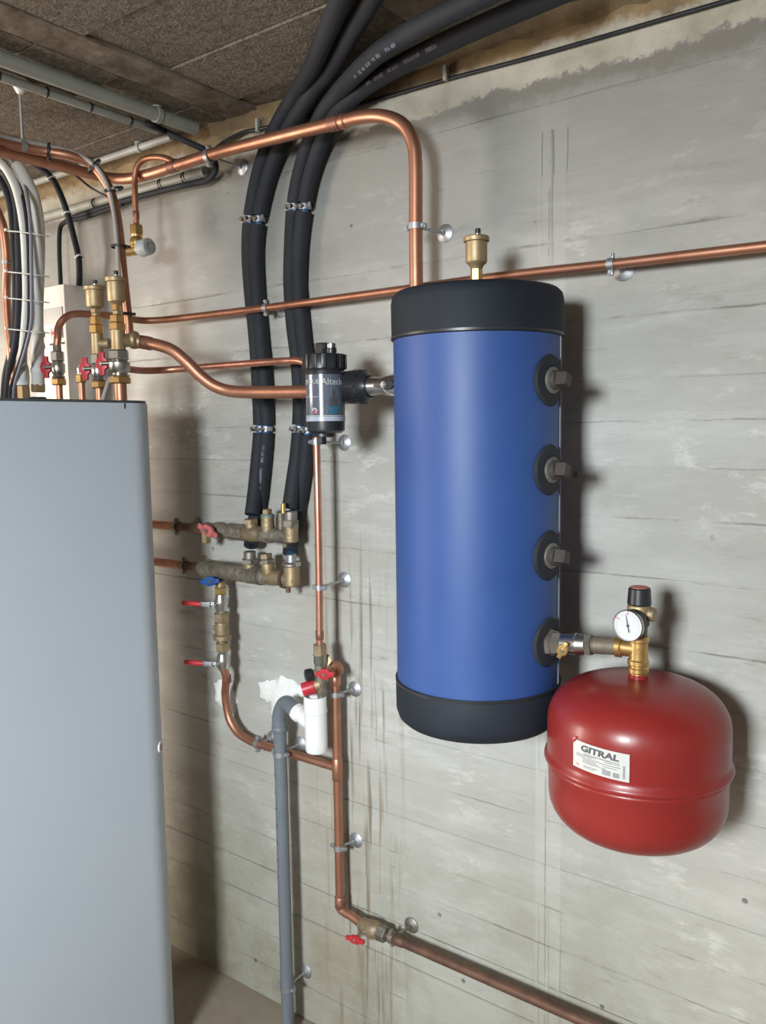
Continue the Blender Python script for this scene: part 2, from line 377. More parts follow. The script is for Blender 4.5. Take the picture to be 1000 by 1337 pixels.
# ragged mortar along the wall head
mm = MB(); v = []; kk = 150
for j in range(kk+1):
    x = X0+(X1-X0)*j/kk
    a = .012+rr.uniform(-.008, .010); b_ = .016+rr.uniform(-.008, .010)
    v += [(x, .002, ZC-b_-.012), (x, -a*.55, ZC-b_*.6), (x, -a-.012, ZC+.002)]
mm.add(v, [(3*j+a, 3*j+3+a, 3*j+4+a, 3*j+1+a) for j in range(kk) for a in (0, 1)])
mortar = mm.build('mortar_fillet', mat('brown_mortar', (.22, .16, .09), .95, 0, 0, 12, (.12, .09, .055), bump=1, bscale=60, spec=.1), wall, smooth=60)
struct(MB().box((X0-.075, YF/2, ZC/2), (.15, -YF, ZC)).build('wall_left', roomm, smooth=0))
struct(MB().box((X1+.075, YF/2, ZC/2), (.15, -YF, ZC)).build('wall_right', roomm, smooth=0))
# wall behind the camera with the window that lights the cellar
wf = MB(); wx0, wx1, wz0, wz1 = -.50, .30, 1.30, 2.2
wf.box(((X0+wx0)/2, YF-.075, ZC/2), (wx0-X0, .15, ZC)); wf.box(((X1+wx1)/2, YF-.075, ZC/2), (X1-wx1, .15, ZC))
wf.box(((wx0+wx1)/2, YF-.075, wz0/2), (wx1-wx0, .15, wz0)); wf.box(((wx0+wx1)/2, YF-.075, (wz1+ZC)/2), (wx1-wx0, .15, ZC-wz1))
struct(wf.build('wall_front', roomm, smooth=0))
# white plaster daubs on the wall
def daub(cx, cy, pts, lbl):
    pp = []
    for i in range(len(pts)):
        a_, b_ = pts[i], pts[(i+1) % len(pts)]
        for t_ in (0, .33, .66): pp.append((a_[0]+(b_[0]-a_[0])*t_+rr.uniform(-3, 3), a_[1]+(b_[1]-a_[1])*t_+rr.uniform(-3, 3)))
    pts = pp
    m = MB(); c = P(cx, cy, .004); n = len(pts); v = [c+Vector((0, -.003, 0))]
    ring = [P(x, y, .0005) for x, y in pts]; mid = [c.lerp(P(x, y, 0), .72)+Vector((0, rr.uniform(-.006, -.002), 0)) for x, y in pts]
    v += mid+ring
    f = [(0, 1+i, 1+(i+1) % n) for i in range(n)]+[(1+i, 1+n+i, 1+n+(i+1) % n, 1+(i+1) % n) for i in range(n)]
    m.add(v, f); return tag(m.build('plaster_patch', plaster, smooth=60), lbl, 'plaster')
daub(362, 905, [(337, 893), (352, 886), (360, 890), (372, 882), (386, 890), (398, 903), (404, 925), (392, 922), (380, 930), (366, 925), (358, 935), (352, 918), (342, 908)], 'white plaster daub on wall behind the grey drain elbow')
daub(300, 915, [(280, 893), (292, 888), (300, 896), (306, 892), (309, 915), (305, 935), (298, 924), (292, 928), (283, 916)], 'small white plaster daub behind bent copper pipe left of drain')
# ================================================================== CABINET
XB = -1.553; SB = .250; ZB = zp(XB-.02, .34, 523)
cabinet = thing('boiler_cabinet', 'tall pale grey boiler cabinet with rounded corner standing at left edge', 'boiler', (XB-.3, -.62, 0))
def rrect(x0, x1, y0, y1, r, rb, n=8):
    pts = []
    for (cx_, cy_, a0, q) in ((x1-rb, y1-rb, 0, rb), (x0+rb, y1-rb, 90, rb), (x0+r, y0+r, 180, r), (x1-r, y0+r, 270, r)):
        for i in range(n+1):
            a = R(a0+90*i/n); pts.append((cx_+q*cos(a), cy_+q*sin(a)))
    return pts
MB().prism(rrect(XB-.6, XB, -.95, -SB, .04, .085, 10), (0, 0, 0), (1, 0, 0), (0, 1, 0), (0, 0, 1), .03, ZB-.006).build('casing', cab, cabinet, smooth=30)
MB().prism(rrect(XB-.597, XB-.003, -.947, -SB-.003, .04, .083, 10), (0, 0, 0), (1, 0, 0), (0, 1, 0), (0, 0, 1), ZB-.007, ZB).build('lid', cabtop, cabinet, smooth=30)
MB().prism(rrect(XB-.57, XB-.03, -.92, -SB-.03, .04, .06, 6), (0, 0, 0), (1, 0, 0), (0, 1, 0), (0, 0, 1), 0, .032).build('plinth', black, cabinet, smooth=30)
pa_ = R(33); pc = Vector((XB-.085+.0845*cos(pa_), -SB-.085+.0845*sin(pa_), 0)); pc.z = zp(pc.x, -pc.y, 975); pn = Vector((cos(pa_), sin(pa_), 0))
MB().lathe([(.0135, -.001), (.0135, .0025), (.0115, .0035), (.0105, .0020), (.0105, -.001)], pc, pn, 28, caps=False).build('hole_ring', white, cabinet)
MB().cyl(pc-pn*.001, pc+pn*.0012, .0106, 24).build('hole_plug', conduit_m, cabinet)
dd = ray(163, 530); q = CAM+dd*((XB-CAM.x)/dd.x)
MB().box(q, (.0012, .004, .012)).build('screw_slot', ink, cabinet, smooth=0)
# ================================================================== TANK
TX, TY, TR = -.7528, -.1938, .1488
ztop, zc1, zc2, zbot = 1.7848, 1.6996, 1.0883, 1.0082
tank = thing('buffer_tank', 'tall blue buffer tank with black end caps hung on concrete wall', 'tank', (TX, TY, zbot))
T0 = Vector((TX, TY, 0))
MB().lathe([(TR, zc2-.01), (TR, zc1+.01)], T0, n=96).build('blue_jacket', blue, tank)
MB().lathe([(TR+.001, zc1), (TR+.003, zc1+.002), (TR+.0035, ztop-.022), (TR+.001, ztop-.010), (TR-.006, ztop-.003), (TR-.03, ztop+.001), (.02, ztop+.003)], T0, n=96).build('top_cap', blackcap, tank)
MB().lathe([(.02, zbot-.004), (TR-.03, zbot-.003), (TR-.010, zbot+.001), (TR-.002, zbot+.008), (TR+.0025, zbot+.022), (TR+.003, zc2-.003), (TR+.001, zc2)], T0, n=96).build('bottom_cap', blackcap, tank)
MB().lathe([(TR+.0042, zc1+.002), (TR+.0042, zc1+.006)], T0, n=96, caps=False).build('cap_hem', black, tank)
MB().lathe([(TR+.0038, zc2-.006), (TR+.0038, zc2-.002)], T0, n=96, caps=False).build('cap_hem', black, tank)
a = R(20)   # zip seam on the right flank
sp = T0+Vector((cos(a), sin(a), 0))*(TR+.0005)
a = R(-12)
sp = T0+Vector((cos(R(12)), sin(R(12)), 0))*(TR+.0008)
MB().cyl(sp+Vector((0, 0, zc2)), sp+Vector((0, 0, zc1)), .0018, 8).build('zip_seam', pvc, tank)
MB().hexn(T0+Vector((0, 0, zbot-.018)), T0+Vector((0, 0, zbot)), .011).build('drain_nipple', brass, tank)
def port(py, plug=True):
    z = zp(TX+TR, -TY, py); o = Vector((TX, TY, z)); pa = R(-5); ax = Vector((cos(pa), sin(pa), 0))
    # rubber rosette following the jacket
    m = MB(); n = 36; v = []; f = []
    for ri, (rad, lift) in enumerate(((.0225, .004), (.024, .006), (.040, .0055), (.0435, .001))):
        for kx in range(n):
            t = 2*pi*kx/n; yy = rad*cos(t); zz = rad*sin(t); xx = math.sqrt(TR*TR-yy*yy)+lift; v.append(Vector((TX+xx*cos(pa)-yy*sin(pa), TY+xx*sin(pa)+yy*cos(pa), z+zz)))
    for i in range(3):
        for kx in range(n): f.append((i*n+kx, i*n+(kx+1) % n, (i+1)*n+(kx+1) % n, (i+1)*n+kx))
    f.append(tuple(range(n)))
    m.add(v, f)
    ros = m.build('port_collar', rubber, tank)
    b0 = o+ax*(TR-.004)
    if plug:
        MB().lathe([(.0225, 0), (.0225, .011), (.019, .013), (.016, .013)], b0, ax, 28).build('port_socket', socket_m, ros)
        MB().cyl(b0+ax*.012, b0+ax*.020, .0165, 24).build('plug_flange', iron_dark, ros)
        MB().lathe([(.0150, 0), (.0150, .018), (.0135, .0195)], b0+ax*.019, ax, 4, ph=.5)  .build('plug_square', iron_dark, ros, smooth=20)
    else:
        MB().hexn(b0, b0+ax*.016, .0245, ph=.15).build('port_socket', galv, ros, smooth=20)
    return z
for py in (497, 613, 724): port(py)
zlow = port(836, False)
# small port at left
zl = zp(TX-TR, -TY, 798)
MB().hexn((TX-TR-.010, TY+.01, zl), (TX-TR+.004, TY+.01, zl), .011).build('side_plug', brass_dull, tank, smooth=20)
# auto vent on top of tank
def air_vent(base, h_body, r, label, neck_h, mt=brass_dull, nut=brass, group=None):
    """base: Vector at bottom of neck; neck_h: height of the neck below the bowl"""
    t = thing('air_vent', label, 'air vent', base, group); u = Vector((0, 0, 1))
    MB().cyl(base, base+u*neck_h*.3, r*.42, 20).build('neck', mt, t)
    MB().hexn(base+u*neck_h*.28, base+u*neck_h*.82, r*.52).build('hex_nut', nut, t, smooth=20)
    MB().lathe([(r*.5, neck_h*.8), (r*.62, neck_h*.92), (r*.86, neck_h), (r*.93, neck_h+.004), (r*.93, neck_h+h_body*.78)], base, n=36).build('bowl', mt, t)
    MB().lathe([(r*.93, neck_h+h_body*.76), (r*1.10, neck_h+h_body*.79), (r*1.12, neck_h+h_body*.93), (r*1.05, neck_h+h_body*.965), (r*.3, neck_h+h_body)], base, n=36).build('lid', mt, t)
    c = base+u*(neck_h+h_body)+Vector((.003, 0, 0))
    MB().cyl(c-u*.003, c+u*.004, r*.30, 14).build('valve_stem', nickel, t)
    MB().cyl(c+u*.003, c+u*.012, r*.25, 14).build('dust_cap', black, t)
    return t
vb = Vector((TX, TY, ztop))
zb1 = zp(TX, -TY, 344); zt1 = zp(TX, -TY, 308)
air_vent(vb, zt1-zb1, .0205, 'brass automatic air vent standing on top of the blue tank', zb1-ztop)
# ================================================================== PIPES
def pipe_thing(name, label, path, r, m=copper, n=14, cat='pipe', group=None, part='tube'):
    t = thing(name, label, cat, min(path, key=lambda q: q.z).copy(), group)
    MB().tube(path, r, n).build(part, m, t); return t
def collar(t, c, ax, r, h=.018, m=solder, name='solder_sleeve'):
    ax = Vector(ax).normalized(); MB().lathe([(r*1.0, 0), (r*1.13, .002), (r*1.15, h*.5), (r*1.13, h-.002), (r*1.0, h)], Vector(c)-ax*h/2, ax, 18).build(name, m, t)
def clip(label, c, ax, r, root, m=steel, ears=None, width=.012, rod=True, ros=.019):
    """split ring round a pipe at c, stand-off rod to `root` on wall or ceiling, round cover plate at root"""
    c = Vector(c); ax = Vector(ax).normalized(); root = Vector(root)
    t = thing('pipe_clip', label, 'pipe clip', root)
    MB().lathe([(r+.0004, -width/2), (r+.0026, -width/2), (r+.0026, width/2), (r+.0004, width/2)], c, ax, 24, caps=False).build('ring', m, t)
    d = (root-c); d = (d-ax*d.dot(ax)).normalized(); e = ax.cross(d) if ears is None else Vector(ears)
    for sgn in (1, -1):
        q = c+e*sgn*(r+.006)
        er = MB().box(q, (width*.9,)*3, Matrix((ax, e, d)).transposed()); er.v = [q+(vv-q)*.8 for vv in er.v[-8:]]
        eo = er.build('ear', m, t, bev=.001)
        MB().cyl(q-d*.008, q+d*.007, .0035, 8).build('screw', m, eo)
    if rod:
        nrm = (root-c).normalized()
        MB().cyl(c+nrm*(r+.002), root, .0032, 10).build('threaded_rod', m, t)
    nn = Vector((0, 1, 0)) if abs(root.y) < .02 else Vector((0, 0, 1))
    MB().lathe([(ros, 0), (ros*1.0, .0015), (ros*.8, .004), (ros*.3, .007), (.005, .012)], root, -nn, 24).build('cover_plate', m, t)
    return t
Xc = Vector((1, 0, 0)); Yc = Vector((0, 1, 0)); Zc = Vector((0, 0, 1))
# --- big pipe (28 mm) from upper left over the tank
xd = -.939; yd = .108
B = [P(-40, 186, .60), P(0, 197, .50), P(120, 228, .17)]
Bp = spline([P(-60, 182, .66), P(0, 197, .50), P(60, 212, .34), P(115, 226, .19), P(142, 232, .135), P(168, 233, .112), P(200, 226, .108), P(240, 213, .108), P(300, 195, .108), P(437, 161, .108), P(478, 152, .108), P(505, 153, .108), P(527, 164, .108), P(539, 186, .108), P(542.5, 215, .108), V(xd, yd, 297), V(xd, yd, 420)], 10)
zel = V(xd, yd, 420)
Bp += [Vector((xd, -yd, zlow+.06)), Vector((xd+.003, -yd-.005, zlow+.02)), Vector((xd+.012, -yd-.02, zlow)), Vector((TX-TR+.02, -yd-.045, zlow))]
bigp = pipe_thing('copper_pipe', 'thick copper pipe rising from upper left and bending down behind blue tank', Bp, .0135)
collar(bigp, P(437, 161, .108), P(460, 156, .108)-P(410, 167, .108), .0135, .03)
collar(bigp, P(226, 217, .108), P(240, 213, .108)-P(200, 226, .108), .0137, .03)
collar(bigp, P(449, 158.3, .108), P(460, 156, .108)-P(410, 167, .108), .0138, .014, copper)
clip('bright clip holding the thick copper pipe above blue tank', V(xd, yd, 296), Zc, .0135, P(581, 305, 0))
clip('clip on thick copper pipe where black cable passes near ceiling', P(273, 204, .108), P(300, 195, .108)-P(240, 213, .108), .0135, Vector((P(273, 204, .108).x, 0, P(273, 204, .108).z)))
# --- branch hanging from it with a valve
br = spline([P(231, 216, .112), P(222, 209, .115), P(208, 205, .12), P(190, 207, .125), P(179, 217, .13), P(176, 235, .13), P(176.5, 262, .13), P(178, 292, .13)], 10)
brp = pipe_thing('copper_branch_pipe', 'thin copper branch looping down from thick copper pipe to grey-knobbed valve', br, .0075)
collar(brp, P(177.6, 281, .13), Zc, .0075, .02)
vx = P(178, 300, .13); vx = Vector((vx.x, vx.y, 0)); VS = .13
def vv(py, dx=0): return Vector((vx.x+dx, vx.y, zp(vx.x, VS, py)))
t = thing('angle_valve', 'brass angle valve with pale grey round knob below copper branch', 'valve', vv(338))
MB().hexn(vv(307), vv(294), .0175).build('hex_nut', brass, t, smooth=20)
MB().lathe([(.012, 0), (.0175, .004), (.0185, .014), (.013, .024), (.0145, .030)], vv(322), Zc, 24).build('body', brass, t)
ax = (P(212, 323, .13+.11*0)-P(166, 329, .13)).normalized(); hd = Vector((1, -.05, .02)).normalized()
c0 = vv(326)
MB().cyl(c0-hd*.012, c0+hd*.020, .0125, 20).build('bonnet', brass_dull, t)
MB().cyl(c0-Xc*.030+Vector((0, -.012, -.003)), c0, .0130, 18).build('outlet', brass, t)
MB().lathe([(.017, 0), (.0215, .003), (.0205, .034), (.018, .037), (.009, .037), (.008, .033), (.0, .033)], c0+hd*.016, hd, 28, caps=False).build('knob', knob, t)
# --- pipe A (22) with grey cable strapped on
A = spline([P(-60, 168, .62), P(0, 186, .50), P(50, 196, .42), P(90, 203, .37), P(118, 214, .33), P(137, 236, .305), P(148, 262, .295), P(155, 300, .285), P(160, 350, .275), P(166, 405, .262), P(169, 440, .255)], 10)
Ap = pipe_thing('copper_pipe', 'copper pipe curving down from upper left with a grey cable strapped along it', A, .0105)
A2 = [q+Vector((-.004, -.013, -.001)) if q.z < 2.0 else q+Vector((0, -.009, .010)) for q in A]
cabA = spline([P(-60, 158, .62), P(0, 178, .50), P(60, 190, .41), P(98, 200, .36), P(125, 217, .33), P(141, 244, .315), P(149, 280, .305), P(153, 320, .30), P(155, 355, .30), P(157, 395, .30), P(160, 440, .30), P(150, 478, .31), P(141, 500, .335), P(134, 523, .35)], 10)
cb = pipe_thing('grey_cable', 'grey cable strapped beside curved copper pipe and dropping past the red-handled valves', cabA, .0048, cable_grey, 10, 'cable')
def tie(name, pts_c, ax, r, label, m=black, cat='cable tie', sq=1.0, group=None, w_=.005):
    t = MB().lathe([(r, -w_/2), (r+.0018, -w_/2), (r+.0018, w_/2), (r, w_/2)], pts_c, ax, 20, caps=False)
    ax = Vector(ax).normalized()
    e = (CAM-Vector(pts_c)); e = (e-ax*e.dot(ax)).normalized(); s_ = ax.cross(e)
    t.box(Vector(pts_c)+s_*(r+.002), (.006, .006, .006))
    return tag(t.build(name, m), label, cat, group)
tie('cable_tie', P(124, 215, .32).lerp(P(122, 218, .33), .5), P(137, 236, .305)-P(110, 209, .34), .018, 'black cable tie highest on the curved copper pipe with grey cable')
tie('cable_tie', P(150, 247, .305), P(152, 262, .295)-P(145, 236, .305), .0175, 'black cable tie around curved copper pipe, second from top of bend')
tie('cable_tie', P(156, 322, .29), Zc, .0175, 'black cable tie round copper pipe level with grey-knobbed valve')
tie('cable_tie', P(164, 410, .275), Zc, .0165, 'black cable tie round copper pipe level with the brass air vents')
tie('cable_tie', P(64, 197, .40), P(90, 203, .37)-P(50, 196, .42), .016, 'black cable tie with upright tail on the upper left copper pipe')
# --- row of valves on cabinet top
SR = .335
def rowx(px, py=500): return P(px, py, SR).x
row = {k: rowx(k) for k in (77, 106.5, 131.5, 157)}
row[131.5] = rowx(129.5)
def rv(k, py): return Vector((row[k], -SR, zp(row[k], SR, py)))
def butterfly(parent, c, n, updir, L, wd, th, m, name='handle'):
    """two-winged valve handle: c centre, n facing, updir wing axis"""
    n = Vector(n).normalized(); u = Vector(updir).normalized(); s_ = n.cross(u); pts = []
    for (a, b) in ((-.42, -1), (.42, -1), (.45, -.55), (.95, -.35), (1, 0), (.95, .35), (.45, .55), (.42, 1), (-.42, 1), (-.45, .55), (-.95, .35), (-1, 0), (-.95, -.35), (-.45, -.55)): pts.append((a*wd, b*L))
    h = MB().prism(pts, c, s_, u, n, 0, th).build(name, m, parent, bev=.0012)
    MB().cyl(Vector(c)+n*(th-.001), Vector(c)+n*(th+.003), wd*.35, 10).build('screw', nickel, h); return h
# feed pipes out of the lid
def feed(k, ytop, r, label):
    b = rv(k, 523); b.z = ZB-.004
    return pipe_thing('copper_stub_pipe', label, [b, rv(k, ytop)], r)
feed(77, 497, .0078, 'thin copper stub leaving cabinet under the leftmost red-handled valve')
feed(106.5, 492, .0075, 'thin copper stub under the second red-handled valve from the left')
feed(131.5, 502, .0088, 'copper stub under the third valve, below the lower brass air vent')
feed(157, 494, .0135, 'thick copper stub under the rightmost chrome valve on cabinet')
def row_valve(k, y0, y1, r, label, hy, hdx, nuty0=None, hl=.026, hw=.0085):
    t = thing('ball_valve', label, 'valve', rv(k, y1))
    lo, hi = rv(k, y1), rv(k, y0); h = hi.z-lo.z
    MB().hexn(lo, lo+Zc*h*.20, r*1.08).build('lower_nut', brass, t, smooth=20)
    MB().lathe([(r*.8, h*.19), (r*.95, h*.24), (r*.72, h*.30), (r*.98, h*.40), (r*1.0, h*.62), (r*.75, h*.70), (r*.75, h*.72)], lo, n=28).build('body', nickel, t)
    MB().hexn(lo+Zc*h*.70, hi, r*.98).build('upper_nut', nickel, t, smooth=20)
    n = Vector((.45, -.89, 0)).normalized(); hz = zp(row[k], SR, hy)
    side = Vector((-.89, -.45, 0)).normalized()
    c = Vector((row[k], -SR, hz))
    st = c+side*(hdx)
    MB().cyl(c+side*r*.5, st+n*.002, .0055, 12).build('stem', nickel, t)
    butterfly(t, st-n*.006, n, Zc, hl, hw*1.6, .009, redp)
    return t
row_valve(77, 459, 503, .0165, 'chrome ball valve with red wing handle, leftmost on cabinet top', 479, .033)
row_valve(131.5, 462, 507, .0165, 'chrome ball valve with red wing handle below lower brass air vent', 481, .034)
row_valve(157, 457, 501, .0235, 'largest chrome ball valve with red wing handle, at right on cabinet top', 474, .042)
t = thing('shutoff_valve', 'small brass shutoff nut on the second copper stub from left', 'valve', rv(106.5, 502))
MB().hexn(rv(106.5, 500), rv(106.5, 489), .0125).build('lower_nut', brass, t, smooth=20)
MB().cyl(rv(106.5, 489), rv(106.5, 480), .009, 16).build('body', nickel, t)
MB().cyl(rv(106.5, 480), rv(106.5, 477), .005, 12).build('tip', nickel, t)
# columns above valves 3 and 4
t = thing('brass_tee', 'brass tee column between third valve and lower air vent', 'pipe fitting', rv(131.5, 462))
MB().cyl(rv(131.5, 463), rv(131.5, 434), .0128, 24).build('body', brass_dull, t)
MB().hexn(rv(131.5, 436), rv(131.5, 424), .0165).build('hex_nut', brass, t, smooth=20)
MB().hexn(rv(131.5, 424.5), rv(131.5, 413), .0135).build('hex_nut', brass, t, smooth=20)
q = rv(131.5, 449); e1 = Vector((.9, .43, 0)).normalized()
MB().cyl(q, q+e1*.032, .0115, 20).build('side_outlet', bronze_gold, t)
zb2 = zp(row[131.5], SR, 401); zt2 = zp(row[131.5], SR, 373)
b0 = rv(131.5, 413); air_vent(b0, zt2-zb2, .0215, 'lower of two brass air vents above the cabinet', zb2-b0.z, nut=brass_dull)
t = thing('brass_tee', 'larger brass tee column between rightmost valve and upper air vent', 'pipe fitting', rv(157, 457))
MB().cyl(rv(157, 458), rv(157, 430), .0155, 24).build('body', brass_dull, t)
MB().hexn(rv(157, 432), rv(157, 421), .0185).build('hex_nut', brass, t, smooth=20)
MB().hexn(rv(157, 421.5), rv(157, 411), .0165).build('hex_nut', brass, t, smooth=20)
zb3 = zp(row[157], SR, 394); zt3 = zp(row[157], SR, 361)
b0 = rv(157, 411); air_vent(b0, zt3-zb3, .0205, 'upper of two brass air vents above the cabinet', zb3-b0.z)
q = rv(157, 445); el = P(175, 444, .30)
MB().tube(spline([q, q.lerp(el, .6), el, P(184, 447, .29)], 8), .0145, 20).build('elbow', brass_dull, t)
MB().lathe([(.012, -.012), (.019, -.007), (.0205, 0), (.019, .007), (.012, .012)], el, e1, 24).build('union_ring', brass_dull, t)
# --- S-bend pipe to filter
FX = None
fs = .226; FC = P(424.5, 511, fs); fx = FC.x   # filter centre, hanging in front of the pipe line
Sp = spline([P(180, 446, .29), P(192, 448, .285), P(208, 451, .28), P(226, 458, .27), P(245, 474, .255), P(262, 491, .24), P(280, 504, .225), P(300, 510.5, .21), P(325, 512, .2), P(360, 512, .194), P(405, 511.5, .190)], 8)
t = pipe_thing('copper_pipe', 'thick copper S-bend pipe running to the black magnetic filter', Sp, .0135)
collar(t, P(190, 447.5, .286), P(205, 450, .28)-P(183, 446, .29), .0135, .035)
# --- middle thin pipe along the wall
Mp = spline([rv(77, 459), rv(77, 452), P(75.5, 440, .333), P(77, 426, .325), P(85, 415, .31), P(98, 410, .28), P(125, 411, .23), P(155, 413.5, .17), P(180, 418, .12), P(200, 418.5, .09), P(225, 416.5, .07), P(260, 412.5, .055), P(348, 402, .050), P(520, 379, .050), P(660, 360, .050), P(798, 345, .050), P(900, 333, .050), P(1000, 321.5, .050), P(1100, 310, .050), P(1250, 292, .05)], 8)
t = pipe_thing('copper_pipe', 'thin copper pipe crossing the wall behind the blue tank top', Mp, .0088)
collar(t, rv(77, 456), Zc, .0085, .02, bronze, 'compression_sleeve')
dM = (P(520, 379, .05)-P(348, 402, .05))
c_ = P(348, 402, .05); clip('small clip on thin copper pipe between the two black hose bundles', c_, dM, .0088, (c_.x+.0, 0, c_.z))
c_ = P(798, 345, .05); clip('bright clip on thin copper pipe to the right of blue tank', c_, dM, .0088, (c_.x+.005, 0, c_.z-.003), ros=.021)
# --- thin pipe to lower right, behind filter, down
xv, sv = -1.217, .10
Np = spline([P(167, 482, .25), P(190, 484, .2), P(225, 482.5, .14), P(280, 478, .105), P(340, 473.5, .10), P(378, 471, .10), P(394, 472, .10), P(403, 479, .10), V(xv, sv, 500)+Vector((-.003, 0, 0)), V(xv, sv, 540), V(xv, sv, 700), V(xv-.003, sv, 843)], 8)
t = pipe_thing('copper_pipe', 'thin copper pipe passing behind filter and dropping to safety valve', Np, .0083, copper_pink)
collar(t, V(xv-.003, sv, 829), Zc, .0083, .022)
clip('clip with rod on thin vertical copper pipe just below filter', V(xv, sv, 577), Zc, .0083, P(450, 578, 0))
clip('clip with rod on thin vertical copper pipe midway down', V(xv-.001, sv, 767), Zc, .0083, P(450, 757, 0))
# ================================================================== FILTER
def fv(py): return Vector((fx, -fs, zp(fx, fs, py)))
filt = thing('magnetic_filter', 'black magnetic filter canister with dark label left of blue tank', 'filter', fv(573))
rf = .0380
z0 = fv(563).z; z1 = fv(487).z
MB().lathe([(rf*.80, z0-.004), (rf*.98, z0+.001), (rf, z0+.006), (rf, z1), (rf*.9, z1+.012)], (fx, -fs, 0), n=48).build('canister', black, filt)
capm = MB(); zc0, zc_ = fv(484).z, fv(463).z
capm.lathe([(rf*1.02, zc0), (rf*1.10, zc0+.003), (rf*1.10, zc_-.004), (rf*1.02, zc_), (rf*.5, zc_+.002)], (fx, -fs, 0), n=48)
capo = capm.build('screw_cap', black, filt)
for kx in range(14):
    a = 2*pi*kx/14; d = Vector((cos(a), sin(a), 0)); p = Vector((fx, -fs, 0))+d*rf*1.10
    MB().box(p+Zc*((zc0+zc_)/2+.001), (.006, .009, zc_-zc0-.004), Matrix.Rotation(a, 3, 'Z')).build('grip_rib', black, capo, bev=.001)
MB().hexn(Vector((fx-.004, -fs, zc_)), Vector((fx-.004, -fs, fv(448).z)), .0165, ph=.1).build('top_plug', black, filt, smooth=20)
q = Vector((fx+.022, -fs-.004, zc_)); MB().cyl(q, q+Zc*.012, .010, 18).build('purge_base', black, filt)
MB().cyl(q+Zc*.010, q+Zc*.020, .009, 18).build('purge_cap', nickel, filt)
lz0, lz1 = fv(550).z, fv(490).z
vdir = Vector((-fx, -1.5+fs, 0)).normalized(); va = math.atan2(vdir.y, vdir.x)
def arc(name, m, a0, a1, za, zb, r, parent, n=28):
    b = MB(); v = []
    for i in range(n+1):
        a = a0+(a1-a0)*i/n
        for (q_, z) in ((r-.0006, za), (r, za), (r, zb), (r-.0006, zb)): v.append((fx+q_*cos(a), -fs+q_*sin(a), z))
    f = [(4*i+j, 4*i+4+j, 4*i+4+(j+1) % 4, 4*i+(j+1) % 4) for i in range(n) for j in range(4)]
    b.add(v, f); return b.build(name, m, parent)
lb = arc('label_sticker', label_d, va-1.75, va+1.6, lz0, lz1, rf+.0008, filt)
lb['label'] = 'dark blue-grey label with white lettering'
arc('label_band', label_l, va-1.75, va+1.6, lz0, lz0+(lz1-lz0)*.10, rf+.0012, lb)
arc('label_band', label_w, va-1.75, va+1.6, lz0+(lz1-lz0)*.11, lz0+(lz1-lz0)*.125, rf+.0012, lb)
arc('label_line', label_l, va-1.75, va-.35, lz0+(lz1-lz0)*.52, lz0+(lz1-lz0)*.53, rf+.0012, lb)
arc('label_picture', mat('label_teal', (.03, .10, .16), .3, col2=(.05, .16, .24), scale=90), va+.15, va+.75, lz0+(lz1-lz0)*.14, lz0+(lz1-lz0)*.34, rf+.0012, lb)
arc('label_picture', ink, va+.22, va+.62, lz0+(lz1-lz0)*.32, lz0+(lz1-lz0)*.50, rf+.0013, lb)
arc('label_picture', ink, va+.36, va+.50, lz0+(lz1-lz0)*.50, lz0+(lz1-lz0)*.68, rf+.0013, lb)
arc('label_picture', inkr, va-.60, va-.45, lz0+(lz1-lz0)*.17, lz0+(lz1-lz0)*.22, rf+.0013, lb)
def on_filter(a0, zc):
    return lambda x, y, z: Vector((fx+(rf+.0012+z)*cos(a0+x/rf), -fs+(rf+.0012+z)*sin(a0+x/rf), zc+y))
h_ = lz1-lz0
text_mesh('Altech', .0185, label_w, 'label_lettering', lb, on_filter(va+.40, lz0+h_*.84), .0002, 0, .92)
text_mesh('ETIQUE', .0125, label_w, 'label_lettering', lb, on_filter(va-.80, lz0+h_*.84), .0002, 0, .9)
b = MB(); hc = on_filter(va-.58, lz0+h_*.22); v = []
for i in range(13):   # horseshoe magnet mark
    a = pi*i/12
    for q_ in (.0035, .0062): v.append(hc(q_*cos(a), q_*sin(a), .0004))
b.add(v, [(2*i, 2*i+2, 2*i+3, 2*i+1) for i in range(12)]); b.build('magnet_mark', label_w, lb)
MB().cyl((fx-.006, -fs, z0-.012), (fx-.006, -fs, z0), rf*.62, 24).build('bottom_boss', black, filt)
MB().hexn((fx-.002, -fs-.012, z0-.026), (fx-.002, -fs-.012, z0-.008), .0105).build('drain_plug', black, filt, smooth=20)
# side outlet to the tank
zf = fv(506).z; o = Vector((fx+.006, -.190, zf))
MB().lathe([(.022, 0), (.026, rf*.3), (.033, rf*.5), (.033, rf*.95), (.029, rf*1.05), (.032, rf*1.1), (.032, rf*1.75), (.026, rf*1.9), (.022, rf*2.1)], o, Xc, 32).build('union_nut', black, filt)
for kx in range(10):
    a = 2*pi*kx/10; d = Vector((0, cos(a), sin(a)))
    MB().box(o+Xc*rf*1.42+d*.032, (rf*.5, .005, .008), Matrix.Rotation(a, 3, 'X')).build('union_rib', black, filt, bev=.001)
MB().cyl(o-Xc*rf*1.35, o, .018, 24).build('inlet_socket', black, filt)
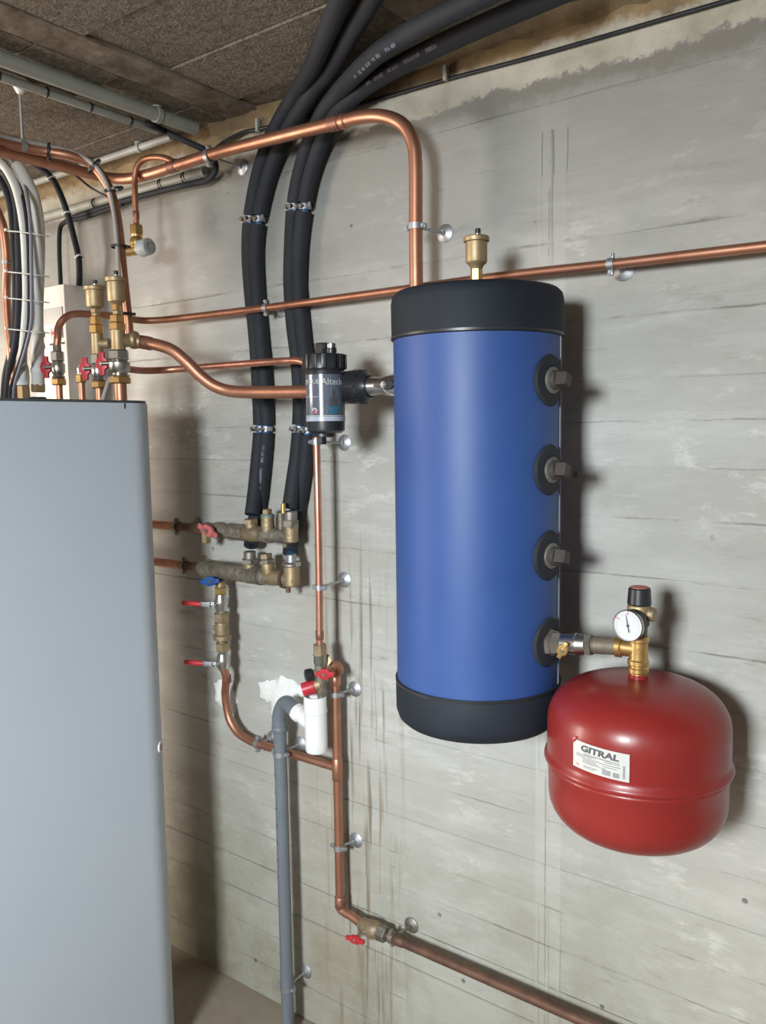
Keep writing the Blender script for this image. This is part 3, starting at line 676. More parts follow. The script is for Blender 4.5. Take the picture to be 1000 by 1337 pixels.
# valve between filter and tank
fs_, fs = fs, .190
xa = fx+rf*2.1; xb = TX-TR+.012
t = thing('ball_valve', 'nickel ball valve with small black lever between filter and blue tank', 'valve', Vector((xa, -fs, zf-.02)))
Lx = xb-xa
MB().lathe([(.017, 0), (.019, Lx*.08), (.0165, Lx*.3), (.019, Lx*.42), (.0215, Lx*.58), (.019, Lx*.74), (.017, Lx)], (xa, -fs, zf), Xc, 28).build('body', nickel, t)
MB().cyl((xa+Lx*.55, -fs-.012, zf), (xa+Lx*.55, -fs-.034, zf), .007, 14).build('stem', nickel, t)
MB().prism([(-.024, -.003), (-.006, -.006), (.008, -.011), (.017, -.009), (.022, -.003), (.022, .003), (.017, .009), (.008, .011), (-.006, .006), (-.024, .003)], (xa+Lx*.55, -fs-.026, zf), Xc, Zc, -Yc, 0, .006).build('lever', black, t, bev=.001)
MB().cyl((xa+Lx*.55, -fs-.031, zf), (xa+Lx*.55, -fs-.036, zf), .0045, 12).build('screw', nickel, t)
MB().tube(spline([(xa+Lx*.5, -fs-.028, zf-.004), (xa+Lx*.62, -fs-.030, zf-.016), (xa+Lx*.85, -fs-.026, zf-.022)], 6), .0013, 6).build('tag_string', cable_grey, t)
# ================================================================== HOSES
hr = .0185
def hose(label, ctl, cuts, r=hr, group=None):
    pts = spline(ctl, 8); t = thing('insulated_hose', label, 'hose', min(pts, key=lambda q: q.z).copy(), group)
    MB().tube(frac(pts, 0.0, .999), r*.55, 12).build('inner_tube', bluefoam, t)
    e = [0]+cuts+[1]
    for i in range(len(e)-1):
        a = e[i]+(.006 if i else 0); b_ = e[i+1]-(.006 if i < len(e)-2 else 0)
        MB().tube(frac(pts, a, b_), r, 18).build('insulation', rubber, t)
    return t, pts
zc3 = ZC-.022; zc4 = ZC-.060
L1c = [P(329, 672, .055), P(333, 640, .035), P(337, 600, .028), P(340, 560, .024), P(338, 500, .022), P(334, 440, .022), P(328, 380, .022), P(325, 330, .022), P(327, 287, .022), P(336, 235, .024), P(350, 190, .030), P(367, 155, .034), P(388, 120, .055), PZ(409, 85, zc3), PZ(428, 40, zc3), PZ(444, 0, zc3), PZ(462, -50, zc3)]
L2c = [P(328, 712, .06), P(330, 690, .035), P(338, 660, .022), P(343, 620, .02), P(348, 560, .02), P(346, 500, .022), P(341, 440, .022), P(336, 380, .022), P(334, 330, .022), P(338, 287, .022), P(350, 235, .022), P(364, 195, .028), P(382, 160, .035), P(408, 120, .06), PZ(434, 85, zc3), PZ(460, 40, zc3), PZ(484, 0, zc3), PZ(510, -50, zc3)]
R1c = [P(378, 664, .055), P(383, 630, .04), P(388, 595, .03), P(391, 560, .026), P(392, 520, .024), P(389, 470, .022), P(383, 420, .022), P(380, 370, .022), P(381, 320, .022), P(384, 271, .022), P(391, 230, .024), P(403, 190, .03), P(421, 150, .05), P(446, 116, .08), PZ(488, 74, zc4), PZ(540, 40, zc4), PZ(590, 14, zc4), PZ(640, -10, zc4), PZ(720, -45, zc4)]
R2c = [P(379, 722, .06), P(381, 700, .035), P(388, 670, .022), P(396, 620, .022), P(402, 562, .022), P(403, 530, .022), P(400, 480, .022), P(394, 420, .022), P(390, 370, .022), P(392, 320, .022), P(398, 271, .022), P(406, 230, .024), P(419, 190, .03), P(437, 152, .045), P(465, 122, .06), PZ(505, 95, zc4+.01), PZ(560, 66, zc4+.01), PZ(620, 38, zc4+.01), PZ(690, 8, zc4+.01), PZ(760, -22, zc4+.01)]
def cutfrac(ctl, idxs):
    pts = spline(ctl, 8); L = [0]
    for i in range(1, len(pts)): L.append(L[-1]+(pts[i]-pts[i-1]).length)
    return [L[i*8]/L[-1] for i in idxs]
h1, p1 = hose('black insulated hose, front left of four, ending at upper manifold below red wing handle', L1c, cutfrac(L1c, [3, 8]))
h2, p2 = hose('black insulated hose, rear of the left pair, ending on the lower manifold', L2c, cutfrac(L2c, [4, 9]))
h3, p3 = hose('black insulated hose, front of the right pair, ending at upper elbow', R1c, cutfrac(R1c, [3, 9]))
h4, p4 = hose('black insulated hose, rear of the right pair beside vertical copper pipe, reaching lowest elbow', R2c, cutfrac(R2c, [4, 10]))
def clamp(ca, cb_, label):
    """zinc double clamp strapping two hoses side by side"""
    mid = (ca+cb_)/2; t = thing('hose_clamp', label, 'clamp', mid)
    for c_ in (ca, cb_):
        MB().lathe([(hr*.66, -.006), (hr*.82, -.006), (hr*.82, .006), (hr*.66, .006)], c_, Zc, 20, caps=False).build('band', steel, t)
        for dx in (-.010, .004):
            MB().hexn(c_+Vector((dx, -hr*.85-.006, 0)), c_+Vector((dx, -hr*.6, 0)), .0055).build('screw', nickel, t, smooth=20)
    MB().box(mid+Vector((0, -hr*.4, 0)), ((ca-cb_).length+.045, .003, .010)).build('strap', steel, t)
    return t
clamp(L1c[8]+Vector((0, -.002, 0)), L2c[9], 'zinc clamp with screws at upper gap of the left hose pair')
clamp(R1c[9], R2c[10], 'zinc clamp with screws at upper gap of the right hose pair')
clamp(L1c[3], L2c[4], 'zinc clamp at lower gap of the left hose pair')
clamp(R1c[3], R2c[4], 'zinc clamp at lower gap of the right hose pair, left of filter')
def prints(h, pts, f0, f1, n, side):
    for i in range(n):
        a = f0+(f1-f0)*i/n; seg = frac(pts, a, a+(f1-f0)/n*.72); c_ = seg[len(seg)//2]
        ax = (seg[-1]-seg[0]).normalized(); e = (CAM-c_); e = (e-ax*e.dot(ax)).normalized(); s_ = ax.cross(e); d = (e+s_*side).normalized()
        s2 = ax.cross(d); L_ = (seg[-1]-seg[0]).length
        MB().prism([(-L_/2, -.0035), (L_/2, -.0035), (L_/2, .0035), (-L_/2, .0035)], c_+d*(hr-.0002), ax, s2, d, 0, .0006).build('print_mark', print_m, h, smooth=0)
prints(h1, p1, .02, .035, 0, 0)
prints(h1, p1, .33, .42, 7, .5); prints(h2, p2, .09, .16, 7, -.3); prints(h3, p3, .70, .80, 9, .2); prints(h4, p4, .70, .83, 10, -.1)
# ================================================================== MANIFOLDS
SM = .07
def manifold_pts(px, py, xs):
    z = P(px, py, SM).z; return z
zu = P(215, 686, SM).z; zl_ = P(215, 735, SM).z
def mx(px, z):   # X where the horizontal line (z, SM) shows at column px
    lo, hi = -3., 0.
    for _ in range(40):
        m = (lo+hi)/2; d = Vector((m, -SM, z))-CAM
        u_ = CX+F*(d.x*XN.x+d.y*YN.x+d.z*ZN.x)/(d.x*XN.z+d.y*YN.z+d.z*ZN.z)
        if u_ < px: lo = m
        else: hi = m
    return lo
def U(px, z, dz=0): return Vector((mx(px, z), -SM, z+dz))
for nm, z, pe, lbl, l2 in (('u', zu, 262, 'copper pipe coming from behind cabinet to the upper manifold', 'open clip on the upper copper pipe beside cabinet'), ('l', zl_, 266, 'copper pipe coming from behind cabinet to the lower manifold', 'open clip on the lower copper pipe beside cabinet')):
    t = pipe_thing('copper_pipe', lbl, [Vector((-2.6, -SM, z)), U(pe-30, z)], .0115)
    MB().tube([U(pe-30, z), U(pe, z)], .0112).build('tarnished_end', copper_dark, t)
    collar(t, U(pe-6, z), Xc, .012, .04, copper_dark)
    c_ = U(231 if nm == 'u' else 241, z); clip(l2, c_, Xc, .0125, (c_.x, 0, c_.z), galv, ears=Zc)
# upper
um = thing('valve_manifold', 'weathered bronze upper manifold with faded red wing handle', 'manifold', U(320, zu))
def seg(parent, z, a, b, prof, m=bronze, name='body', n=24):
    A_ = U(a, z); B_ = U(b, z); L_ = (B_-A_).length
    return MB().lathe([(r, h*L_) for r, h in prof], A_, Xc, n).build(name, m, parent, smooth=(20 if n < 8 else 38))
seg(um, zu, 255, 272, [(.013, 0), (.015, .1), (.015, .9), (.017, 1)], copper_dark, 'union')
seg(um, zu, 266, 306, [(.014, 0), (.019, .12), (.017, .3), (.022, .45), (.022, .6), (.017, .75), (.019, 1)], bronze, 'valve_body')
seg(um, zu, 300, 320, [(.021, 0), (.021, 1)], bronze, 'hex_nut', 6)
seg(um, zu, 316, 346, [(.015, 0), (.018, .15), (.021, .4), (.019, .75), (.015, 1)], bronze_gold, 'tee_body')
seg(um, zu, 340, 366, [(.017, 0), (.020, .3), (.019, .6), (.013, .85), (.015, 1)], bronze, 'cock_body')
seg(um, zu, 360, 384, [(.014, 0), (.017, .4), (.017, .8), (.012, 1)], bronze, 'elbow_body')
butterfly(um, U(287, zu)+Vector((0, -.036, .004)), (.2, -.98, 0), Vector((1, 0, -.35)), .036, .014, .008, redfade)
MB().cyl(U(287, zu)+Vector((0, -.014, .002)), U(287, zu)+Vector((0, -.037, .004)), .007, 12).build('stem', bronze, um)
q = U(273, zu); MB().hexn(q+Zc*-.034+Yc*-.01, q+Yc*-.01, .0125).build('drain_cap', brass_dull, um, smooth=20)
q = U(328, zu); MB().cyl(q, q+Zc*.03, .0165, 20).build('riser', bronze_gold, um)
MB().hexn(q+Zc*.022, q+Zc*.036, .0185).build('riser_nut', bronze_gold, um, smooth=20)
q = U(351, zu)+Yc*-.003; MB().lathe([(.014, 0), (.0165, .02), (.016, .045), (.0135, .047)], q, n=20).build('cap_branch', bronze_gold, um)
MB().cyl(q+Zc*.043, q+Zc*.051, .0165, 20).build('cap_ring', mat('verdigris', (.15, .25, .26), .6, .3, col2=(.2, .22, .16), scale=60), um)
MB().hexn(q+Zc*.050, q+Zc*.063, .0125).build('cap_nut', bronze_gold, um, smooth=20)
q = U(363, zu)+Yc*.012; MB().cyl(q, q+Zc*.055, .009, 16).build('purge_stem', bronze, um)
q = U(380, zu); MB().cyl(q-Zc*.012, q+Zc*.03, .0175, 24).build('elbow', bronze_gold, um)
MB().hexn(q+Zc*.022, q+Zc*.042, .0205).build('elbow_nut', bronze, um, smooth=20)
MB().cyl(q+Zc*.04, q+Zc*.062, .0165, 20).build('hose_tail', galv, um)
MB().cyl(q+Vector((-.002, -.022, .058)), q+Vector((-.002, -.022, .082)), .0055, 12).build('purge_screw', brass, um)
q = U(372, zu); MB().cyl(q-Zc*.026, q, .006, 10).build('drain_nub', bronze, um)
# lower
lm = thing('valve_manifold', 'weathered grey-bronze lower manifold with blue wing handle beneath', 'manifold', U(320, zl_))
seg(lm, zl_, 262, 332, [(.016, 0), (.021, .06), (.0205, .5), (.022, .55), (.0215, .9), (.018, 1)], bronze, 'valve_body', 28)
seg(lm, zl_, 318, 348, [(.018, 0), (.023, .2), (.023, .7), (.019, .75), (.022, .9), (.019, 1)], bronze, 'tee_body')
seg(lm, zl_, 336, 341, [(.0235, 0), (.0235, 1)], galv, 'ring')
seg(lm, zl_, 344, 376, [(.017, 0), (.020, .3), (.018, .6), (.0175, .9), (.018, 1)], bronze_gold, 'cock_body')
seg(lm, zl_, 370, 388, [(.018, 0), (.019, .5), (.015, .9), (.008, 1)], bronze_gold, 'elbow_body')
q = U(327, zl_); MB().cyl(q, q+Zc*.034, .017, 20).build('riser', bronze_gold, lm)
MB().hexn(q+Zc*.026, q+Zc*.040, .0215).build('riser_nut', galv, lm, smooth=20)
MB().cyl(q+Zc*.038, q+Zc*.058, .015, 20).build('hose_tail', galv, lm)
q = U(353, zl_)+Yc*-.004; ax = Vector((-.15, 0, 1)).normalized()
MB().lathe([(.012, 0), (.0165, .018), (.0165, .034)], q, ax, 20).build('cap_branch', brass_dull, lm)
MB().hexn(q+ax*.032, q+ax*.044, .0205).build('cap_ring', bronze, lm, smooth=20)
MB().hexn(q+ax*.044, q+ax*.058, .016).build('cap_nut', bronze_gold, lm, smooth=20)
q = U(381, zl_); MB().cyl(q-Zc*.014, q+Zc*.034, .019, 24).build('elbow', brass_dull, lm)
MB().lathe([(.019, 0), (.0225, .003), (.0225, .008), (.019, .012)], q+Zc*.032, n=24).build('elbow_rim', nickel, lm)
MB().cyl(q+Zc*.042, q+Zc*.062, .013, 20).build('hose_tail', steel, lm)
MB().lathe([(.0205, -.004), (.023, -.004), (.023, .004), (.0205, .004)], U(372, zl_), Xc, 24, caps=False).build('wire_ring', copper_dark, lm)
MB().cyl(U(376, zl_)+Zc*-.032, U(376, zl_)+Zc*-.016, .006, 10).build('drain_nub', copper_dark, lm)
MB().tube(spline([U(272, zl_, .024), U(290, zl_, .022), U(312, zl_, .024), U(320, zl_, .012)], 6), .0016, 6).build('wire', pipe_iron, lm)
# descending column under lower manifold
cxm = mx(287, zl_); 
def C(py, dx=0, s=SM): return Vector((cxm+dx, -s, zp(cxm, s, py)))
butterfly(lm, C(756)+Vector((0, -.030, 0)), (.3, -.95, 0), Vector((1, .3, .12)), .027, .012, .010, bluep)
MB().cyl(C(756)+Vector((0, -.034, 0)), C(756)+Vector((0, 0, 0)), .009, 14).build('lower_stem', bluep, lm)
t = thing('brass_check_valve', 'brass check valve between two red-lever valves on left column', 'valve', C(846))
MB().cyl(C(851), C(795), .0125, 20).build('core', bronze, t)
MB().hexn(C(812), C(800), .0215).build('hex_nut', bronze_gold, t, smooth=20)
MB().lathe([(.018, 0), (.0195, .02), (.018, .034)], C(829), n=28).build('body', bronze_gold, t)
MB().lathe([(.018, 0), (.0235, .003), (.0235, .014), (.018, .018)], C(836), n=28).build('flange', bronze_gold, t)
MB().hexn(C(850), C(839), .019).build('hex_nut', brass_dull, t, smooth=20)
MB().cyl(C(820)+Vector((-.022, -.008, 0)), C(820), .006, 12).build('test_plug', brass_dull, t)
def lever_valve(y0, y1, ly, label, nut=True):
    t = thing('ball_valve', label, 'valve', C(y1)); lo, hi = C(y1), C(y0); h = hi.z-lo.z
    MB().lathe([(.0145, 0), (.016, h*.2), (.0185, h*.4), (.0185, h*.6), (.016, h*.8), (.0145, h)], lo, n=24).build('body', nickel, t)
    if nut: MB().hexn(hi, hi+Zc*.020, .0165).build('hex_nut', brass, t, smooth=20); MB().cyl(hi+Zc*.018, C(757), .0125, 18).build('tail', brass_dull, t)
    c = C(ly)
    MB().cyl(c, c+Vector((-.004, -.034, 0)), .0065, 12).build('stem', nickel, t)
    e = Vector((-.93, -.36, .02)).normalized(); s0 = c+Vector((-.002, -.031, 0))
    MB().prism([(-.008, -.0075), (.035, -.0055), (.035, .0055), (-.008, .0075)], s0, e, Zc, e.cross(Zc), -.0015, .0015).build('lever_blade', steel, t, bev=.0006)
    MB().tube([s0+e*a for a in (.028, .036, .060, .078, .082)], lambda u: .0065 if .1 < u < .9 else .0045, 12).build('lever_grip', redp, t)
    return t
lever_valve(776, 797, 787, 'upper red-lever ball valve on the left column')
lever_valve(853, 873, 864, 'lower red-lever ball valve on the left column', False)
DX = cxm
ccp = P(336, 972, .045)
Dp = fillet([C(872), C(885)+Vector((0, .01, 0)), Vector((P(295, 925, .045).x+.0, -.045, P(295, 955, .045).z)), P(322, 967, .045)], .05)
zD = ccp.z
dpath = spline([C(871), C(885, .001, .062), P(294, 905, .05), P(296.5, 925, .045), P(301, 942, .045), P(311, 957, .045), P(325, 966.5, .045), P(340, 972, .045), P(390, 987, .045), P(443, 1003, .045)], 8)
t = pipe_thing('copper_pipe', 'copper pipe bending from left column to run behind the grey drain', dpath, .0105, copper)
collar(t, C(886, .001, .060), Zc, .0105, .02, solder)
q = P(337, 971, .045); clip('clip on bent copper pipe just left of the grey drain', q, P(390, 987, .045)-P(340, 972, .045), .0105, (q.x+.01, 0, q.z+.004), ears=Zc)
# vertical 22 mm + lower run
XV = -1.222
def W2(py, s=.045, dx=0): return Vector((XV+dx, -s, zp(XV, s, py)))
b1 = P(470, 1207, .05)
path = spline([P(432, 871, .075), P(438, 869, .055), P(443, 874, .047), W2(884), W2(905), W2(960), W2(1040), W2(1110), W2(1160), W2(1185), P(460.5, 1197, .046), P(468, 1203, .048), P(478, 1208, .05)], 8)
t = pipe_thing('copper_pipe', 'vertical copper pipe dropping from safety valve to the lower red wing valve', path, .0108)
collar(t, W2(1004), Zc, .0112, .055, copper, 'tee_sleeve'); collar(t, W2(888), Zc, .0112, .025, copper_pink); collar(t, W2(1178), Zc, .0112, .03)
q = W2(906); clip('clip at top of vertical copper pipe beside the white siphon', q, Zc, .0108, (q.x+.022, 0, q.z+.004), ears=Vector((1, 0, 0)))
q = W2(1106); clip('clip on lower part of the vertical copper pipe', q, Zc, .0108, (q.x+.018, 0, q.z+.004), ears=Vector((1, 0, 0)))
lr0, lr1 = P(478, 1207, .05), P(785, 1337, .05); dl = (lr1-lr0); dl.z = 0; dl.normalize()
def LR(px): 
    z = P(500, 1219, .05).z; lo, hi = -3., 1.
    for _ in range(40):
        m = (lo+hi)/2; d = Vector((m, -.05, z))-CAM
        u_ = CX+F*(d.x*XN.x+d.y*YN.x+d.z*ZN.x)/(d.x*XN.z+d.y*YN.z+d.z*ZN.z)
        if u_ < px: lo = m
        else: hi = m
    return Vector((lo, -.05, z))
t = pipe_thing('copper_pipe', 'dull brown copper pipe running low along wall to the right', [LR(500), LR(600), LR(900), LR(1300)], .0110, copper_dark)
collar(t, LR(520), Xc, .011, .03, copper_dark)
t = thing('ball_valve', 'tarnished ball valve with red wing handle low on the wall', 'valve', LR(480))
A_ = LR(470); L_ = (LR(505)-A_).length
MB().lathe([(.012, 0), (.017, L_*.1), (.019, L_*.35), (.021, L_*.5), (.019, L_*.65), (.0155, L_*.72)], A_, Xc, 24).build('body', bronze_gold, t)
MB().hexn(A_+Xc*L_*.68, A_+Xc*L_*1.0, .019).build('hex_nut', galv, t, smooth=20)
MB().cyl(LR(480), LR(480)+Vector((-.006, -.034, -.012)), .006, 12).build('stem', nickel, t)
butterfly(t, LR(478)+Vector((-.004, -.034, -.014)), (.2, -.95, -.1), Vector((1, .2, .0)), .024, .010, .008, redp)
q = LR(512); clip('dark clip on low brown copper pipe next to red wing valve', q, Xc, .011, (q.x+.02, 0, q.z+.012), galv)
# ================================================================== SAFETY GROUP + SIPHON + DRAIN
gx = xv-.003
def G(py, dx=0, dy=0, s=sv): return Vector((gx+dx, -s+dy, zp(gx, s, py)))
sg = thing('safety_valve_group', 'water safety valve group with black knob and white-tipped red knob', 'valve', G(906))
MB().hexn(G(856), G(841), .0165).build('top_nut', bronze_gold, sg, smooth=20)
MB().lathe([(.0135, 0), (.016, .008), (.0145, .018), (.0165, .024)], G(868), n=24).build('collar', mat('greenish_nickel', (.30, .33, .28), .35, .8, col2=(.22, .25, .2), scale=40), sg)
MB().cyl(G(906), G(866), .0135, 20).build('body', bronze, sg)
fd = Vector((-.60, -.80, -.12)).normalized()
q = G(878); MB().cyl(q, q+fd*.028, .010, 14).build('black_knob_stem', bronze, sg)
kb = MB().lathe([(.012, 0), (.0145, .003), (.0145, .016), (.011, .019), (.006, .018)], q+fd*.018, fd, 16).build('black_knob', black, sg, smooth=20)
fd2 = Vector((-.72, -.62, -.28)).normalized(); q = G(893)
MB().cyl(q, q+fd2*.018, .0155, 20).build('relief_body', bronze_gold, sg)
MB().lathe([(.017, 0), (.0175, .004), (.0155, .030), (.014, .031)], q+fd2*.014, fd2, 20).build('red_knob', redp, sg)
MB().lathe([(.0155, 0), (.016, .003), (.014, .008)], q+fd2*.044, fd2, 20).build('knob_tip', white, sg)
q = G(877); e = (P(436, 872, .062)-q)
MB().cyl(q, q+e*.8, .0115, 18).build('inlet', brass_dull, sg)
MB().cyl(q+e*.25, q+e*.6, .0145, 18).build('inlet_collar', brass_dull, sg)
hq = q+e*.62+Vector((.018, -.032, .002)); butterfly(sg, hq, (.3, -.95, 0), Vector((1, .2, .10)), .024, .0125, .011, redp)
MB().cyl(q+e*.6, hq, .006, 10).build('inlet_stem', nickel, sg)
MB().lathe([(.010, -.002), (.015, 0), (.010, .002)], q+e*.45+Vector((0, -.004, .024)), Vector((.2, -.9, .3)), 16).build('seal_disc', brass_dull, sg)
MB().cyl(G(916), G(904), .0085, 14).build('outlet', bronze, sg)
# siphon
sx = P(412.5, 945, .10)
def SI(py, dx=0, dy=0): return Vector((sx.x+dx, -.10+dy, zp(sx.x, .10, py)))
si = thing('tundish_siphon', 'white plastic siphon cup under the safety valve', 'siphon', SI(982))
rs = .0262
zt_, zb_ = SI(908).z, SI(981).z
MB().lathe([(rs*.6, zb_-.001), (rs*.9, zb_+.001), (rs*.98, zb_+.006), (rs, zb_+.02), (rs, zt_-.040), (rs*1.06, zt_-.038), (rs*1.06, zt_-.030)], (sx.x, -.10, 0), n=40).build('cup', white, si)
# upper funnel wall, open at the right-front
b = MB(); v = []; n = 34; a0 = R(-35); a1 = R(255)
for i in range(n+1):
    a = a0-(a0+R(0))+R(-20)+(a1)*i/n*1.0
    for (r_, z_) in ((rs*1.04, zt_-.034), (rs*1.04, zt_), (rs*.94, zt_), (rs*.94, zt_-.034)): v.append((sx.x+r_*cos(-a), -.10+r_*sin(-a), z_))
f = [(4*i+j, 4*i+4+j, 4*i+4+(j+1) % 4, 4*i+(j+1) % 4) for i in range(n) for j in range(4)]+[(0, 1, 2, 3), (4*n+3, 4*n+2, 4*n+1, 4*n)]
b.add(v, f); b.build('funnel', white, si)
MB().lathe([(rs*.50, zt_-.012), (rs*.55, zt_+.001), (rs*.45, zt_+.003)], (sx.x, -.10, 0), n=24).build('inner_spout', white, si)
dpx = P(366, 980, .073).x; ds = .073
def DR(py, dx=0, s=ds): return Vector((dpx+dx, -s, zp(dpx, s, py)))
j0 = SI(950); j1 = P(383, 925, .085)
MB().tube([j0, j0.lerp(j1, .45), j0.lerp(j1, .98)], .0185, 24).build('side_branch', white, si)
MB().lathe([(.0185, 0), (.0215, .003), (.0215, .016), (.019, .018)], j0.lerp(j1, .66), j1-j0, 24).build('branch_socket', white, si)
dz = thing('drain_pipe', 'grey plastic drain pipe running down the wall to the floor', 'pipe', Vector((dpx, -ds, 0)))
MB().tube([DR(946), Vector((dpx, -ds, .0))], .0160, 24).build('tube', pvc, dz)
dirb = (j0-j1).normalized()
elb = spline([j1+dirb*.012, j1-dirb*.006, P(374, 918, .078), P(368.5, 923, .075), DR(936), DR(953)], 8)
MB().tube(elb, .0185, 24).build('elbow', pvc, dz)
MB().lathe([(.0185, 0), (.0200, .002), (.0200, .012), (.0185, .014)], DR(955), Zc, 24).build('elbow_rim', pvc, dz)
for i in range(7):
    zz = DR(1010+i*22).z; MB().box(Vector((dpx-.004, -ds-.0157, zz)), (.004, .0012, .007)).build('print_mark', mat('pvc_print', (.07, .09, .12), .6, col2=(.09, .11, .14)) if i == 0 else bpy.data.materials['pvc_print'], dz, smooth=0)
q = DR(983); clip('upper clip with rod on the grey drain pipe, left of siphon', q, Zc, .016, (q.x, 0, q.z), ears=Vector((1, 0, 0)))
q = DR(1288); clip('lower clip with rod on the grey drain pipe near the floor', q, Zc, .016, (q.x, 0, q.z), ears=Vector((1, 0, 0)))
# ================================================================== VESSEL
vX, vS = -.4515, .1934; rv_ = .1455
def VZ(py, s=vS, X=vX): return zp(X, s, py)
zt = VZ(884); zb = zt-.300
d_ = Vector((-vX, -1.5+vS, 0)).normalized(); zb = VZ(1105, vS+.05, vX+.01)
ves = thing('expansion_vessel', 'round red expansion vessel with white label hung beside blue tank', 'vessel', (vX, -vS, zb))
H_ = zt-zb
print('vessel', zt, zb, H_)
zf0 = zb+H_*.47      # weld flange
prof = [(.02, zb)]
for i in range(1, 13):
    a = pi/2*i/12; prof.append((.985*rv_*(sin(a)**.66), zb+H_*.30*(1-cos(a)**.80)))
prof += [(rv_*.985, zf0-.012), (rv_*1.0, zf0-.008), (rv_*1.0, zf0-.003), (rv_*.985, zf0)]
MB().lathe(prof, (vX, -vS, 0), n=96).build('lower_shell', red, ves, smooth=60)
prof = [(rv_*.98, zf0-.002), (rv_*1.028, zf0+.001), (rv_*1.035, zf0+.004), (rv_*1.028, zf0+.009), (rv_, zf0+.013), (rv_, zf0+.020), (rv_, zt-H_*.30)]
zs = zt-H_*.30
for i in range(1, 15):
    a = pi/2*i/14; prof.append((max(.012, rv_*cos(a)**.70), zs+(zt-zs)*(sin(a)**.86)))
MB().lathe(prof, (vX, -vS, 0), n=96).build('upper_shell', red, ves, smooth=60)
MB().cyl((vX, -vS, zt-.004), (vX, -vS, zt+.006), .016, 24).build('neck', red, ves)
# label on the shell
lang = math.atan2(-(1.5-vS), -vX)   # towards camera
def on_v(a0, zc, sk=-.05): return lambda x, y, z: Vector((vX+(rv_+.0010+z)*cos(a0+x/rv_), -vS+(rv_+.0010+z)*sin(a0+x/rv_), zc+y+sk*x))
def ang_of(px, py):      # angle and height on the vessel's surface seen at pixel
    r_ = ray(px, py); a_ = r_.x**2+r_.y**2; cx_, cy_ = CAM.x-vX, CAM.y+vS; b_ = 2*(r_.x*cx_+r_.y*cy_); c_ = cx_*cx_+cy_*cy_-rv_**2
    t_ = (-b_-math.sqrt(b_*b_-4*a_*c_))/(2*a_); p = CAM+r_*t_; return math.atan2(p.y+vS, p.x-vX), p.z
la, lz = ang_of(782, 994); aL, zL = ang_of(746, 975); aR, zR = ang_of(817, 1002)
LW = (aR-aL)*rv_; _, zTt = ang_of(782, 976); _, zBb = ang_of(782, 1012); LH = zTt-zBb
print('label', LW, LH, zL, zR, lz)
f = on_v(la, lz)
def patch(x0, x1, y0, y1, m, name, parent, h=.0002, cut=0):
    b = MB(); n = 12; v = []
    for i in range(n+1):
        x = x0+(x1-x0)*i/n
        yt = y1-max(0, cut-(x-x0))
        for (y, z) in ((y0, h-.0006), (y0, h), (yt, h), (yt, h-.0006)): v.append(f(x, y, z))
    b.add(v, [(4*i+j, 4*i+4+j, 4*i+4+(j+1) % 4, 4*i+(j+1) % 4) for i in range(n) for j in range(4)]+[(0, 1, 2, 3), (4*n+3, 4*n+2, 4*n+1, 4*n)])
    return b.build(name, m, parent)
lb = patch(-LW/2, LW/2, -LH/2, LH/2, label_w, 'label_sticker', ves, cut=LH*.16); lb['label'] = 'white rating label with black lettering'
def poly_on(pts, m, name, h=.0008):
    b = MB(); b.add([f(x, y, h) for x, y in pts], [tuple(range(len(pts)))]); return b.build(name, m, lb, smooth=0)
cc = LH*.16
poly_on([(-LW/2-.001, LH/2-cc+.003), (-LW/2+cc+.001, LH/2+.004), (-LW/2+cc-.003, LH/2+.004), (-LW/2-.001, LH/2-cc+.008)], inkr, 'label_flag')
poly_on([(-LW/2-.001, LH/2-cc+.008), (-LW/2+cc-.003, LH/2+.004), (-LW/2+.001, LH/2+.004)], inkb, 'label_flag')
text_mesh('GITRAL', LH*.31, ink, 'label_lettering', lb, lambda x, y, z: f(x+.15*y, y+LH*.28, z+.0006), .0002, .0005, 1.36)
for i, (x0, x1, y) in enumerate(((-.28, .20, .10), (-.28, -.05, .05), (-.42, -.12, .03), (.0, .34, .09), (.10, .34, .03), (-.42, .0, -.04), (-.30, -.05, -.10), (-.30, .0, -.16), (-.30, .12, -.22), (.0, .36, -.06), (.06, .30, -.14), (-.28, -.02, -.34), (-.28, -.08, -.40))):
    patch(LW*x0, LW*x1, LH*y, LH*(y+.022), inkg, 'print_line', lb, .0009)
patch(LW*.06, LW*.20, -LH*.42, -LH*.24, inkg, 'barcode', lb, .0009); patch(LW*.24, LW*.34, -LH*.42, -LH*.26, inkg, 'barcode', lb, .0009)
patch(LW*.40, LW*.43, -LH*.40, LH*.06, inkg, 'print_line', lb, .0009)
text_mesh('CE', LH*.11, inkr, 'label_lettering', lb, lambda x, y, z: f(x-LW*.40, y-LH*.37, z+.0006), .0002)
# tee, gauge, relief valve above vessel
def VT(py, dx=0, dy=0): return Vector((vX+dx, -vS+dy, VZ(py)))
tt = thing('brass_tee', 'brass tee on top of red vessel joining the horizontal nipple', 'pipe fitting', VT(880))
MB().cyl(VT(883), VT(832), .0150, 28).build('body', brass, tt)
for py in (878, 868, 838): MB().lathe([(.015, 0), (.0172, .002), (.0172, .008), (.015, .010)], VT(py), n=28).build('rim', brass, tt)
zt2_ = VZ(848); MB().cyl((vX-.036, -vS, zt2_), (vX, -vS, zt2_), .0140, 24).build('side_socket', brass, tt)
MB().lathe([(.014, 0), (.0175, .002), (.0175, .010), (.014, .012)], (vX-.038, -vS, zt2_), Xc, 24).build('rim', brass, tt)
MB().lathe([(.0045, 0), (.0055, .001), (.0055, .0015)], (vX+.002, -vS-.0145, zt2_), (0, -1, 0), 14).build('cast_mark', brass, tt)
rl = thing('relief_valve', 'black-capped brass relief valve above the pressure gauge', 'valve', VT(834))
MB().cyl(VT(834), VT(806), .0135, 24).build('body', bronze, rl)
